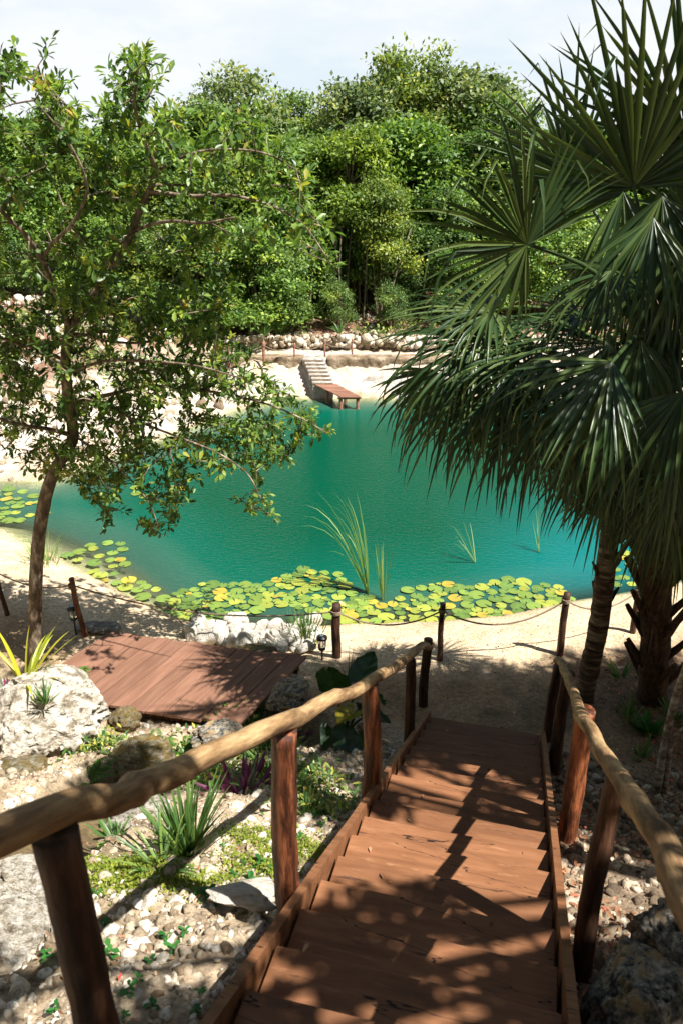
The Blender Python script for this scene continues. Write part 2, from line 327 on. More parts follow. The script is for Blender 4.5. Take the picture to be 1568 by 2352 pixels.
pn = vnoise(X, Y, 2.1, 31) + .6 * vnoise(X, Y, 5.3, 32)
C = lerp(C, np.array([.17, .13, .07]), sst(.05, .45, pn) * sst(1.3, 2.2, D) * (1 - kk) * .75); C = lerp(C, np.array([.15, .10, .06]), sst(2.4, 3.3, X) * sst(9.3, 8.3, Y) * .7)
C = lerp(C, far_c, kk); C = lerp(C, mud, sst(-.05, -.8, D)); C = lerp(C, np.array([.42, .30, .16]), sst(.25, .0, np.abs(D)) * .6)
nxn, nyn = len(gx), len(gy); idx = np.arange(nxn * nyn).reshape(nyn, nxn)
FQ = np.stack([idx[:-1, :-1], idx[:-1, 1:], idx[1:, 1:], idx[1:, :-1]], -1).reshape(-1, 4)
m, t, o = newmat('ground_soil'); lk = t.links.new
a = N(t, 'ShaderNodeAttribute', attribute_name='tone'); g = N(t, 'ShaderNodeNewGeometry')
n1 = N(t, 'ShaderNodeTexNoise', i_Scale=22.0, i_Detail=8.0, i_Roughness=.75); lk(g.outputs['Position'], n1.inputs['Vector'])
n2 = N(t, 'ShaderNodeTexNoise', i_Scale=2.2, i_Detail=6.0, i_Roughness=.65); lk(g.outputs['Position'], n2.inputs['Vector'])
vo = N(t, 'ShaderNodeTexVoronoi', i_Scale=38.0); lk(g.outputs['Position'], vo.inputs['Vector'])
r1 = ramp(t, [(.30, (.42, .38, .34)), (.5, (.9, .88, .86)), (.7, (1.5, 1.5, 1.5))]); lk(n1.outputs[0], r1.inputs[0])
r2 = ramp(t, [(.3, (.72, .68, .62)), (.7, (1.22, 1.22, 1.2))]); lk(n2.outputs[0], r2.inputs[0])
q1 = N(t, 'ShaderNodeMix', data_type='RGBA', blend_type='MULTIPLY', i_0=1.0); lk(a.outputs['Color'], q1.inputs[6]); lk(r1.outputs[0], q1.inputs[7])
q2 = N(t, 'ShaderNodeMix', data_type='RGBA', blend_type='MULTIPLY', i_0=1.0); lk(q1.outputs[2], q2.inputs[6]); lk(r2.outputs[0], q2.inputs[7])
p = N(t, 'ShaderNodeBsdfPrincipled', i_Roughness=.9); lk(q2.outputs[2], p.inputs['Base Color'])
b1 = N(t, 'ShaderNodeBump', i_Strength=.8, i_Distance=.02); lk(n1.outputs[0], b1.inputs['Height'])
b2 = N(t, 'ShaderNodeBump', i_Strength=.5, i_Distance=.012); lk(vo.outputs['Distance'], b2.inputs['Height']); lk(b1.outputs[0], b2.inputs['Normal']); lk(b2.outputs[0], p.inputs['Normal'])
lk(p.outputs[0], o.inputs[0]); M['ground'] = m
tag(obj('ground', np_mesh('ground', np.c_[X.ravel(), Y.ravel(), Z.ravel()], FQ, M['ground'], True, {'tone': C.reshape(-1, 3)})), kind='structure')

# ------------------------------------------------------------------ water
wx = np.arange(-10, 10.6, .12); wy = np.arange(9.2, 23.3, .12); WX, WY = np.meshgrid(wx, wy); WD = -pond_dist(WX, WY)
dep = np.clip(-gz(WX, WY, False), 0, 3); idx = np.arange(WX.size).reshape(WX.shape)
FW = np.stack([idx[:-1, :-1], idx[:-1, 1:], idx[1:, 1:], idx[1:, :-1]], -1).reshape(-1, 4)
side = np.clip((WX + WY * .0) / 6, -1, 1)
m, t, o = newmat('pond_water'); lk = t.links.new
a = N(t, 'ShaderNodeAttribute', attribute_name='depth'); g = N(t, 'ShaderNodeNewGeometry')
op = ramp(t, [(0, (0, 0, 0)), (.06, (.28,) * 3), (.2, (.66,) * 3), (.5, (.93,) * 3), (1, (1, 1, 1))]); mr = N(t, 'ShaderNodeMapRange', i_1=0.0, i_2=1.3); lk(a.outputs['Fac'], mr.inputs[0]); lk(mr.outputs[0], op.inputs[0])
wc = ramp(t, [(0, (.12, .125, .07)), (.12, (.035, .105, .075)), (.45, (.001, .078, .050)), (1, (.0, .054, .028))]); mr2 = N(t, 'ShaderNodeMapRange', i_1=0.0, i_2=2.2); lk(a.outputs['Fac'], mr2.inputs[0]); lk(mr2.outputs[0], wc.inputs[0])
sx = N(t, 'ShaderNodeSeparateXYZ'); lk(g.outputs['Position'], sx.inputs[0]); mrx = N(t, 'ShaderNodeMapRange', i_1=1.7, i_2=4.8); lk(sx.outputs[0], mrx.inputs[0])
mry = N(t, 'ShaderNodeMapRange', i_1=16.0, i_2=11.5); lk(sx.outputs[1], mry.inputs[0]); mu = N(t, 'ShaderNodeMath', operation='MULTIPLY'); lk(mrx.outputs[0], mu.inputs[0]); lk(mry.outputs[0], mu.inputs[1])
cq = N(t, 'ShaderNodeMix', data_type='RGBA'); cq.inputs[7].default_value = (.001, .14, .15, 1); lk(mu.outputs[0], cq.inputs[0]); lk(wc.outputs[0], cq.inputs[6])
n1 = N(t, 'ShaderNodeTexNoise', i_Scale=9.0, i_Detail=4.0, i_Roughness=.6); mpn = N(t, 'ShaderNodeMapping'); mpn.inputs['Scale'].default_value = (1, 1.8, 1); mpn.inputs['Rotation'].default_value = (0, 0, .5)
lk(g.outputs['Position'], mpn.inputs[0]); lk(mpn.outputs[0], n1.inputs['Vector'])
bp = N(t, 'ShaderNodeBump', i_Strength=1.0, i_Distance=.03); lk(n1.outputs[0], bp.inputs['Height'])
df = N(t, 'ShaderNodeBsdfDiffuse'); lk(cq.outputs[2], df.inputs[0])
tr = N(t, 'ShaderNodeBsdfTransparent'); tr.inputs[0].default_value = (.80, .92, .82, 1)
m1 = N(t, 'ShaderNodeMixShader'); lk(op.outputs[0], m1.inputs[0]); lk(tr.outputs[0], m1.inputs[1]); lk(df.outputs[0], m1.inputs[2])
gl = N(t, 'ShaderNodeBsdfGlossy', i_Roughness=.06); lk(bp.outputs[0], gl.inputs['Normal']); fr = N(t, 'ShaderNodeFresnel', i_IOR=1.33); lk(bp.outputs[0], fr.inputs['Normal'])
m2 = N(t, 'ShaderNodeMixShader'); frs = N(t, 'ShaderNodeMath', operation='MULTIPLY', i_1=.22); lk(fr.outputs[0], frs.inputs[0]); lk(frs.outputs[0], m2.inputs[0]); lk(m1.outputs[0], m2.inputs[1]); lk(gl.outputs[0], m2.inputs[2]); lk(m2.outputs[0], o.inputs[0])
tag(obj('water', np_mesh('water', np.c_[WX.ravel(), WY.ravel(), np.zeros(WX.size)], FW, m, True, {'depth': dep.ravel()})), kind='structure')

# ------------------------------------------------------------------ staircase
RUN, RISE, SW = .334, .168, 1.2
st = empty('wooden_staircase', (BL[0], BL[1], .4), -HD, 'long reddish brown plank staircase running down to the pond path', 'staircase')
for k in range(-1 if False else 0, 25):
    ly = -(k + .5) * RUN; z = .02 + RISE * k; ww = SW - .02
    me = MB(); v, f = box(ww, RUN + .035 + random.uniform(-.01, .012), .045, seg=14, jit=.0035); me.add(v, f)
    obj('tread', me.mesh('tread', M['tread'], bevel=.004), st, (SW / 2 + random.uniform(-.004, .004), ly, z + random.uniform(-.006, .006)), (random.uniform(-.02, .01), random.uniform(-.006, .006), random.uniform(-.012, .012)))
    me = MB(); v, f = box(ww - .02, .03, RISE - .05, seg=8, jit=.002); me.add(v, f)
    obj('riser', me.mesh('riser', M['tread']), st, (SW / 2, ly - RUN / 2 + .03, z + RISE / 2 + .0))
for s in (-.028, SW + .028):
    P_ = []; Ls_ = np.linspace(-.12, 8.4, 40)
    me = MB(); V = []
    for Lq in Ls_:
        j = random.uniform(-.004, .004); top = .09 + .503 * Lq + j; bot = -.24 + .503 * Lq
        for xx, zz in ((s - .022, bot), (s + .022, bot), (s + .022, top), (s - .022, top + random.uniform(-.003, .003))): V.append((xx, -Lq, zz))
    fs = [(i * 4 + j, i * 4 + (j + 1) % 4, i * 4 + 4 + (j + 1) % 4, i * 4 + 4 + j) for i in range(39) for j in range(4)] + [(3, 2, 1, 0), (156, 157, 158, 159)]
    me.add(V, fs); obj('side_board', me.mesh('side_board', M['tread']), st)
def sfr(L_, s, z): return (s, -L_, z - .4)       # staircase frame
def railing(name, label, rail, posts, tops, r0, seed):
    root = empty(name, (BL[0], BL[1], .4), -HD, label, 'handrail')
    pts = spline(rail, 90); rad = []
    for i, q in enumerate(pts):
        kx = mnoise.noise(Vector((i * .16, seed, 0))); kn = max(0, mnoise.noise(Vector((i * .45, seed + 9, 0)))) ** 2
        pts[i] = q + Vector((mnoise.noise(Vector((i * .13, seed, 5))) * .03, 0, mnoise.noise(Vector((i * .17, seed, 9))) * .032)); rad.append(r0 * (1 + .14 * kx + .7 * kn))
    sl0 = math.atan(.503); mb = MB(); mb.add(*tube(pts, rad, 14, .08, seed=seed)); rm = mb.mesh('rail', M['rail'], True); rm.transform(Matrix.Rotation(sl0, 4, 'X')); obj('rail', rm, root, (0, 0, 0), (-sl0, 0, 0))
    for i, (b, tp, r_, mt) in enumerate(posts):
        pp = spline([Vector(b), Vector(b).lerp(Vector(tp), .5) + Vector((random.uniform(-.03, .03), random.uniform(-.03, .03), 0)), Vector(tp)], 22)
        rr = [r_ * (1.08 - .12 * k / 21 + .05 * mnoise.noise(Vector((k * .4, i, seed)))) for k in range(22)]
        mb = MB(); mb.add(*tube(pp, rr, 12, .16, seed=i + seed)); obj('post', mb.mesh('post', M[mt], True), root)
    return root
def side_pt(u, v, s):
    r = ray(u, v); cx, cy = math.cos(HD), -math.sin(HD); px, py = BL[0] + cx * s, BL[1] + cy * s
    t_ = (px * cx + py * cy) / (r.x * cx + r.y * cy); q = r * t_ + Vector((0, 0, CH)); return Vector((s, (q.x - BL[0]) * DX + (q.y - BL[1]) * DY, q.z - .4))
sL = -.1
lrail = [(sL, .5, .62), (sL, -.2, 1.05)] + [side_pt(u, v, sL) for u, v in ((880, 1550), (775, 1600), (690, 1640), (500, 1730), (300, 1815), (100, 1885))] + [(sL, -7.2, 4.95), (sL, -8.3, 5.6)]
lrail[0] = side_pt(990, 1482, sL); lrail[1] = Vector((sL, -.35, .18 + .95 + .02))
def P_(L_, s, zb, zt, r_, mt, lean=0): return (sfr(L_, s, .4 + .503 * max(L_, -.3) + zb), sfr(L_ + lean, s, .4 + .503 * max(L_, -.3) + zt), r_, mt)
railing('log_handrail', 'knobbly tan log handrail on brown posts crossing the front left corner', lrail,
        [P_(-.35, -.1, -.35, .98, .052, 'dpost'), P_(.85, -.1, -.4, .90, .050, 'dpost'), P_(2.7, -.1, -.4, .96, .066, 'post'), P_(4.5, -.1, -.4, 1.03, .062, 'post'), P_(6.06, -.1, -.5, 1.17, .055, 'dpost', .02), P_(7.7, -.1, -.5, 1.1, .06, 'post')], None, .042, 1)
sR = 1.32
rrail = [Vector((sR - .04, .10, .94)), Vector((sR, -.5, .25 + 1.0))] + [Vector((sR, -1.1, .55 + 1.0)), side_pt(1310, 1580, sR), side_pt(1345, 1660, sR), side_pt(1380, 1725, sR), side_pt(1450, 1830, sR), side_pt(1510, 1925, sR), side_pt(1568, 2030, sR)] + [Vector((sR, -6.8, 4.7)), Vector((sR, -8.2, 5.5))]
railing('log_handrail', 'knobbly pale log handrail with worm holes on the palm side of the stairs', rrail,
        [P_(-.1, 1.30, -.35, .93, .052, 'dpost'), P_(.6, 1.36, -.4, .97, .058, 'dpost'), P_(2.5, 1.36, -.45, 1.0, .070, 'post', .05), P_(4.25, 1.36, -.45, 1.05, .050, 'dpost', .03), P_(6.3, 1.36, -.5, 1.15, .06, 'post')], None, .040, 4)

# ------------------------------------------------------------------ deck
A = at_z(250, 1450, .6); B = at_z(705, 1508, .6); Cc = at_z(552, 1665, .6)
e1 = (A - B); e2 = (Cc - B); wl = e1.length; hl = e2.length; ang = math.atan2(e1.y, e1.x)
dk = empty('deck_platform', (B.x, B.y, .6), 0, 'low brown boarded deck platform in dappled shade beside the path', 'deck')
nb = 12; bw = wl / nb; u1 = e1.normalized(); u2 = e2.normalized()
for i in range(nb):
    s0 = i * bw + .006; s1 = (i + 1) * bw - .006; sh0 = random.uniform(-.02, .02)
    V = []
    for zz in (-.035, 0):
        for a_, b_ in ((s0, sh0), (s1, sh0), (s1, hl + sh0), (s0, hl + sh0)): q = u1 * a_ + u2 * b_; V.append((q.x, q.y, zz))
    # board local frame: y along the board
    Q = Matrix(((u1.x, u2.x, 0), (u1.y, u2.y, 0), (0, 0, 1)))
    me = MB(); me.add(V, [(3, 2, 1, 0), (4, 5, 6, 7), (0, 1, 5, 4), (1, 2, 6, 5), (2, 3, 7, 6), (3, 0, 4, 7)])
    rz = math.atan2(u2.y, u2.x) - math.pi / 2; mesh_ = me.mesh('board', M['deckwood'], bevel=.003); mesh_.transform(Matrix.Rotation(-rz, 4, 'Z'))
    obj('board', mesh_, dk, (0, 0, random.uniform(-.004, .004)), (0, 0, rz))
for b_ in (.12, hl - .12):
    q = u1 * (wl / 2) + u2 * b_; v, f = box(wl - .1, .09, .12, (0, 0, 0)); me = MB(); me.add(v, f)
    obj('joist', me.mesh('joist', M['dpost']), dk, (q.x, q.y, -.10), (0, 0, ang))

# ------------------------------------------------------------------ rocks
def rock_mesh(name, mat, sub=3, seed=0, amp=.28, flat=1.0):
    bm = bmesh.new(); bmesh.ops.create_icosphere(bm, subdivisions=sub, radius=1)
    s = Vector((seed * 7.7, seed * 3.1, seed))
    for v in bm.verts:
        d = v.co.normalized(); q = d * .9 + s
        k = 1 + amp * 1.5 * mnoise.noise(q * .9) + amp * .8 * mnoise.noise(q * 2.1)
        vd = mnoise.voronoi(q * 1.6)[0]; k += amp * .7 * (vd[1] - vd[0] - .25)
        if sub > 3: k += amp * .45 * mnoise.noise(q * 4) - amp * 1.1 * max(0, mnoise.noise(q * 5.5) - .1) - amp * .8 * max(0, mnoise.noise(q * 12) - .08) + amp * .30 * mnoise.noise(q * 21) + amp * .16 * mnoise.noise(q * 40)
        elif sub > 2: k += amp * .25 * mnoise.noise(q * 5)
        v.co = d * k
        # facet a little
        for ax in ((1, .3, .2), (-.5, 1, .4), (.1, -.9, .6), (-.8, -.3, .7), (.2, .2, 1)):
            a_ = Vector(ax).normalized(); h = v.co.dot(a_); lim = .78 + .12 * math.sin(seed * 3 + ax[0] * 9)
            if h > lim: v.co -= a_ * (h - lim) * .75
    for v in bm.verts: v.co.z *= flat
    me = bpy.data.meshes.new(name); bm.to_mesh(me); bm.free(); me.materials.append(mat)
    me.polygons.foreach_set('use_smooth', [True] * len(me.polygons)); return me
def rock_at(u, v, z, size, mat, seed, label, sub=4, amp=.28, rz=0, name='boulder', group=None, loc=None):
    me = rock_mesh(name, mat, sub, seed, amp); P = Vector(loc) if loc else at_z(u, v, z)
    for k, s_ in enumerate(size): pass
    o_ = obj(name, me, None, P, (0, 0, rz)); o_.scale = size; tag(o_, label, 'boulder' if name == 'boulder' else 'rock', group); return o_
rock_at(125, 1625, 1.0, (.60, .55, .46), M['rock'], 3, 'largest white pitted boulder beside the deck with a grass tuft on top', 6, .26, .3)
rock_at(40, 1800, .9, (.34, .28, .24), M['rock_moss'], 4, 'ochre mossy boulder below the large white boulder', 5)
rock_at(135, 1795, .88, (.13, .12, .12), M['rock'], 5, 'small grey pitted rock between the white boulder and the mossy boulder', 4, name='rock')
rock_at(325, 1745, .7, (.36, .25, .22), M['rock_moss'], 6, 'brown mossy boulder under the front edge of the deck', 5)
rock_at(290, 1650, .55, (.18, .16, .14), M['rock_moss'], 8, 'dark brown rock by the left front corner of the deck', 4, name='rock')
rock_at(500, 1680, .72, (.30, .17, .13), M['rock_grey'], 9, 'grey rough boulder at the near end of the deck boards', 5, rz=.5)
rock_at(660, 1600, .6, (.22, .32, .16), M['rock_grey'], 10, 'grey rubbly boulder beside the right edge of the deck', 5, rz=-.4)
rock_at(400, 1800, 1.0, (.26, .18, .16), M['rock_moss'], 12, 'shaded brown boulder among ferns above the left handrail', 5, rz=.9)
rock_at(330, 1870, 1.45, (.26, .20, .16), M['rock'], 13, 'white boulder behind the strap leaved clump', 5, rz=.4)
rock_at(275, 1915, 1.65, (.13, .12, .13), M['rock'], 14, 'pinkish white rock to the left of the strap leaved clump', 4, name='rock')
rock_at(20, 2150, 2.3, (.30, .24, .18), M['rock'], 15, 'white boulder at the left edge beyond the nearest handrail post', 5)
rock_at(60, 2020, 1.9, (.24, .2, .16), M['rock'], 24, 'white boulder just under the near end of the left handrail', 5)
rock_at(1485, 2345, 2.75, (.27, .30, .34), M['rock_grey'], 22, 'large grey and ochre boulder in the bottom right corner', 6, .3, .5)
rock_at(1560, 2170, 2.5, (.24, .24, .26), M['rock_grey'], 17, 'dark blue grey boulder behind the corner boulder on the right', 5, .3)
rock_at(345, 2075, 2.25, (.10, .085, .07), M['pale_rock'], 18, 'white stone crossed by the handrail shadow', 4, name='rock')
rock_at(280, 2060, 2.1, (.09, .075, .06), M['pale_rock'], 19, 'flat white stone left of the shadow crossing', 4, name='rock')
rock_at(570, 2050, 2.45, (.20, .10, .05), M['pale_rock'], 20, 'long pale slab stone beside the left side board of the stairs', 4, name='rock')
rock_at(230, 1440, .38, (.30, .16, .06), M['white_rock'], 21, 'flat white slab by the lantern at the back corner of the deck', 4, name='rock')
rock_at(590, 1500, .35, (.34, .12, .12), M['rock_moss'], 23, 'long brown stone kerb behind the deck beside the lantern', 4, name='rock', rz=-.1)
# pile of pale rocks at the water's edge
def ico(sub, seed):
    g = random.Random(seed); bm = bmesh.new(); bmesh.ops.create_icosphere(bm, subdivisions=sub, radius=1)
    pl = [Vector((g.gauss(0, 1), g.gauss(0, 1), g.gauss(0, 1))).normalized() for _ in range(11)]; lm = [g.uniform(.48, .82) for _ in pl]
    for v in bm.verts:
        for p_, l_ in zip(pl, lm):
            h = v.co.dot(p_)
            if h > l_: v.co -= p_ * (h - l_)
        v.co *= 1.25 * (1 + .10 * mnoise.noise(v.co * 2.5 + Vector((seed, 0, 0))))
    V = np.array([v.co[:] for v in bm.verts]); Fc = np.array([[v.index for v in f.verts] for f in bm.faces]); bm.free(); return V, Fc
small = [rock_mesh('pale_rock', M['pale_rock'], 4, 40 + i, .34) for i in range(6)]
small = []
for i_ in range(6):
    V_, F_ = ico(3, 300 + i_); me_ = np_mesh('pale_rock', V_, F_, M['pale_rock'], False); small.append(me_)
k = 0; placed = []
tries = 0
while k < 90 and tries < 4000:
    tries += 1
    u = random.uniform(440, 720); v = random.uniform(1415, 1505)
    if v < 1425 + max(0, (u - 560)) * -.05 or v > 1475 + (u - 440) * .13: continue
    p_ = at_z(u, v, .28); sz = random.choice([.05, .07, .09, .12, .15])
    if any((p_ - q).length < (sz + s_) * .62 for q, s_ in placed): continue
    placed.append((p_, sz)); o_ = obj('pale_rock', small[k % 6], None, (p_.x, p_.y, float(gz(p_.x, p_.y)) + sz * .5 + .05), (random.uniform(0, 3), random.uniform(0, 3), random.uniform(0, 6)))
    o_.scale = (sz, sz * random.uniform(.75, 1), sz * random.uniform(.6, .9)); tag(o_, 'sunlit pale rock in the pile between the deck and the lily pads', 'rock', 'pale rocks piled at the water edge'); k += 1
rock_at(548, 1425, .25, (.19, .14, .14), M['pale_rock'], 30, 'largest round rock topping the pale pile by the lily pads', 5, name='rock')
rock_at(500, 1452, .3, (.13, .10, .10), M['pale_rock'], 31, 'second largest pale rock on the left end of the pile', 4, name='rock')

# rubble (uncountable) : numpy scatter of small stones
def scatter(tv, tf, T, Rm, S, var=None):
    tv = np.asarray(tv, np.float32); tf = np.asarray(tf, np.int32); n = len(T); nv = len(tv)
    V = np.einsum('nij,vj->nvi', Rm, tv) if S.ndim == 1 else np.einsum('nij,nvj->nvi', Rm, tv[None] * S[:, None, :])
    if S.ndim == 1: V = V * S[:, None, None]
    V = (V + T[:, None, :]).reshape(-1, 3)
    Fc = (tf[None] + (np.arange(n) * nv)[:, None, None]).reshape(-1, tf.shape[1])
    at = {'var': np.repeat(var if var is not None else rng.random(n), nv)}
    return V, Fc, at
def rand_rot(n):
    q = rng.normal(size=(n, 4)); q /= np.linalg.norm(q, axis=1)[:, None]; w_, x, y, z = q.T
    return np.stack([1 - 2 * (y * y + z * z), 2 * (x * y - z * w_), 2 * (x * z + y * w_), 2 * (x * y + z * w_), 1 - 2 * (x * x + z * z), 2 * (y * z - x * w_), 2 * (x * z - y * w_), 2 * (y * z + x * w_), 1 - 2 * (x * x + y * y)], -1).reshape(-1, 3, 3)
def frames(Dr, Nh):
    Dr = Dr / (np.linalg.norm(Dr, axis=1)[:, None] + 1e-9); Sx = np.cross(Dr, Nh); Sx /= np.linalg.norm(Sx, axis=1)[:, None] + 1e-9
    return np.stack([Sx, Dr, np.cross(Sx, Dr)], -1)
def stonemat(name, c0, c1, c2):
    m, t, o = newmat(name); lk = t.links.new
    a = N(t, 'ShaderNodeAttribute', attribute_name='var'); r = ramp(t, [(0, c0), (.5, c1), (1, c2)]); lk(a.outputs['Fac'], r.inputs[0])
    g = N(t, 'ShaderNodeNewGeometry'); n_ = N(t, 'ShaderNodeTexNoise', i_Scale=30.0, i_Detail=6.0, i_Roughness=.7); lk(g.outputs['Position'], n_.inputs['Vector'])
    r2 = ramp(t, [(.35, (.35, .32, .28)), (.5, (.9, .88, .85)), (.7, (1.15, 1.15, 1.15))]); lk(n_.outputs[0], r2.inputs[0])
    q = N(t, 'ShaderNodeMix', data_type='RGBA', blend_type='MULTIPLY', i_0=1.0); lk(r.outputs[0], q.inputs[6]); lk(r2.outputs[0], q.inputs[7])
    p = N(t, 'ShaderNodeBsdfPrincipled', i_Roughness=.9); lk(q.outputs[2], p.inputs['Base Color'])
    b = N(t, 'ShaderNodeBump', i_Strength=.8, i_Distance=.01); lk(n_.outputs[0], b.inputs['Height']); lk(b.outputs[0], p.inputs['Normal']); lk(p.outputs[0], o.inputs[0]); return m
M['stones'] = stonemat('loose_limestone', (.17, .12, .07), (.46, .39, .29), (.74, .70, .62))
M['stones_dark'] = stonemat('shade_tinted_limestone', (.07, .048, .03), (.25, .19, .125), (.55, .48, .38))  # darker copy of the loose limestone, with shade put into its colour
def stones(name, label, n, cond, size, xr, yr, sub=2, mat='stones', kind='stuff', zoff=.1):
    Vs = []; Fs = []; vs = []; off = 0
    for s in range(4):
        tv, tf = ico(sub, 60 + s); x = rng.uniform(*xr, n // 4 * 4); y = rng.uniform(*yr, n // 4 * 4); ok = cond(x, y); x = x[ok][:n // 4]; y = y[ok][:n // 4]
        k_ = len(x); r_ = size[0] + (size[1] - size[0]) * rng.random(k_) ** 4.5
        S = np.stack([r_, r_ * rng.uniform(.6, 1, k_), r_ * rng.uniform(.5, .85, k_)], -1)
        V, Fc, at = scatter(tv, tf, np.stack([x, y, gz(x, y) - r_ * zoff], -1), rand_rot(k_), S)
        Vs.append(V); Fs.append(Fc + off); vs.append(at['var']); off += len(V)
    o_ = obj(name, np_mesh(name, np.vstack(Vs), np.vstack(Fs), M[mat], False, {'var': np.concatenate(vs)})); tag(o_, label, None, None, kind); return o_
def sl_(x, y): return (x - BL[0]) * math.cos(HD) - (y - BL[1]) * math.sin(HD)
def cond_left(x, y):
    L_ = -((x - BL[0]) * DX + (y - BL[1]) * DY); return (sl_(x, y) < -.05) & (channel(x, y) < .25) & (L_ > .3 + vnoise(x, y, 1.5, 3)) & (rng.random(len(x)) < .55 + vnoise(x, y, 1.1, 8) * 1.1)
def cond_right(x, y):
    L_ = -((x - BL[0]) * DX + (y - BL[1]) * DY); return (sl_(x, y) > 1.28) & (L_ > .25 + vnoise(x, y, 1.5, 3) * .5)
stones('rubble', 'small white limestone rubble covering the slope left of the stairs', 15000, cond_left, (.006, .055), (-4.5, 1), (.3, 7.6))
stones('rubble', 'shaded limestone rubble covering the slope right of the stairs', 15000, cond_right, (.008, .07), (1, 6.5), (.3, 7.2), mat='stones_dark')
stones('gravel', 'loose gravel strewn over the path and beach', 5000, lambda x, y: (pond_dist(x, y) > .1) & (-((x - BL[0]) * DX + (y - BL[1]) * DY) < .5), (.004, .02), (-6, 6), (6.8, 13.5), sub=1)
stones('scree', 'white limestone scree on the far left bank', 3000, lambda x, y: (pond_dist(x, y) > .0) & (x < -2.6), (.04, .30), (-16, -2.6), (15, 30), sub=2)
stones('scree', 'small stones scattered on the far bank under the forest', 1600, lambda x, y: (pond_dist(x, y) > 2.8) & (x > -2.6), (.03, .16), (-2.6, 12), (23, 30), sub=2)

# ------------------------------------------------------------------ far bank: masonry wall, rock face, stone steps, pier, rubble wall
def grid_face(name, fn, nu, nv, mat, label, cat, kind=None):
    V = [fn(i / nu, j / nv) for j in range(nv + 1) for i in range(nu + 1)]; Fc = [[j * (nu + 1) + i, j * (nu + 1) + i + 1, (j + 1) * (nu + 1) + i + 1, (j + 1) * (nu + 1) + i] for j in range(nv) for i in range(nu)]
    o_ = obj(name, np_mesh(name, V, Fc, mat, True)); tag(o_, label, cat, None, kind); return o_
def wallf(x0, x1):
    def f(u, v):
        x = x0 + (x1 - x0) * u; n_ = mnoise.noise(Vector((x * 3, v * 2, 3))) * .05 + mnoise.noise(Vector((x * 9, v * 5, 3))) * .03
        if v < .12: return (x, 23.72 + n_ * .3, .25)
        if v < .8: return (x, 23.72 + n_, .30 + (v - .12) / .68 * .60)
        return (x, 23.72 + (v - .8) / .2 * .5 + n_ * .2, .94 + n_ * .3)
    return f
grid_face('masonry_wall', wallf(-3.4, -1.12), 90, 20, M['stonewall'], 'low rough masonry wall to the left of the white steps', 'wall')
grid_face('masonry_wall', wallf(-.42, 6.5), 160, 20, M['stonewall'], 'low rough masonry wall to the right of the white steps', 'wall')
def face(x0, x1, sd):
    def f(u, v):
        x = x0 + (x1 - x0) * u; e = math.sin(math.pi * min(1, max(0, u))) ** .35
        n_ = mnoise.noise(Vector((x * 1.3, v * 2, sd))) * .18 + mnoise.noise(Vector((x * 4, v * 5, sd))) * .07
        return (x, 22.45 + 1.35 * v ** 1.1 - n_ * (1 - v * .5), (-.25 + .82 * v) * e - .2 * (1 - e) + .18 * math.sin(v * 3.14) + n_ * .3)
    return f
grid_face('limestone_outcrop', face(-3.2, -.95, 2), 60, 26, M['white_rock'], 'smooth white rock face left of the pier dropping into the water', 'outcrop')
grid_face('limestone_outcrop', face(-.5, 5.5, 6), 120, 26, M['white_rock'], 'smooth white rock face right of the pier dropping into the water', 'outcrop')
ss = empty('stone_steps', at_y(720, 823, 23.75), 0, 'flight of whitewashed stone steps down to the wooden pier', 'steps')
base = Vector(ss.location)
for i in range(7):
    tt = i / 7; c0 = at_y(696 + 25 * tt, 826 + 56 * tt, 23.7 - 1.15 * tt); c1 = at_y(744 + 26 * tt, 824 + 56 * tt, 23.7 - 1.15 * tt); z = .93 - .075 * i
    wd = (c1 - c0).length; me = MB(); me.add(*box(wd, .30, .50, seg=6, jit=.012)); o_ = obj('step', me.mesh('step', M['white_rock'], bevel=.012), ss, ((c0 + c1) / 2 - base))
    o_.location.z = z - .25 - base.z
    me = MB(); me.add(*box(wd * .9, .012, .045, seg=4, jit=.005)); q = obj('riser_stone', me.mesh('riser_stone', M['stonewall']), ss, o_.location + Vector((0, -.156, .20)))
a0 = at_y(721, 885, 22.62); a1 = at_y(772, 882, 22.62); b0 = at_y(783, 917, 21.35); b1 = at_y(829, 911, 21.35)
zp = .42; pr = empty('pier', (a0.x, a0.y, zp), 0, 'small brown plank pier standing in the water below the white steps', 'pier')
nP = 16
for i in range(nP):
    t0 = (i + .04) / nP; t1 = (i + .94) / nP; pa = a0.lerp(b0, t0); pb = a1.lerp(b1, t0); pc = a1.lerp(b1, t1); pd = a0.lerp(b0, t1)
    z0 = zp - .05 * t0; V = []
    for dz in (-.03, 0.0):
        for q in (pa, pb, pc, pd): V.append((q.x - a0.x + random.uniform(-.015, .015), q.y - a0.y, z0 - zp + dz))
    me = MB(); me.add(V, [(3, 2, 1, 0), (4, 5, 6, 7), (0, 1, 5, 4), (1, 2, 6, 5), (2, 3, 7, 6), (3, 0, 4, 7)]); obj('plank', me.mesh('plank', M['pierwood']), pr)
for (tx, ty) in ((.08, .93), (.92, .93), (.08, .45), (.92, .45)):
    q = (a0.lerp(b0, ty)).lerp(a1.lerp(b1, ty), tx); me = MB(); me.add(*tube([(q.x - a0.x, q.y - a0.y, -1.4), (q.x - a0.x, q.y - a0.y, -.085)], .05, 8)); obj('post', me.mesh('post', M['pierwood']), pr)
me = MB(); q0 = a0.lerp(b0, .93); q1 = a1.lerp(b1, .93); me.add(*tube([(q0.x - a0.x - .05, q0.y - a0.y, -.105), (q1.x - a0.x + .05, q1.y - a0.y, -.105)], .035, 8)); obj('crossbeam', me.mesh('crossbeam', M['pierwood']), pr)
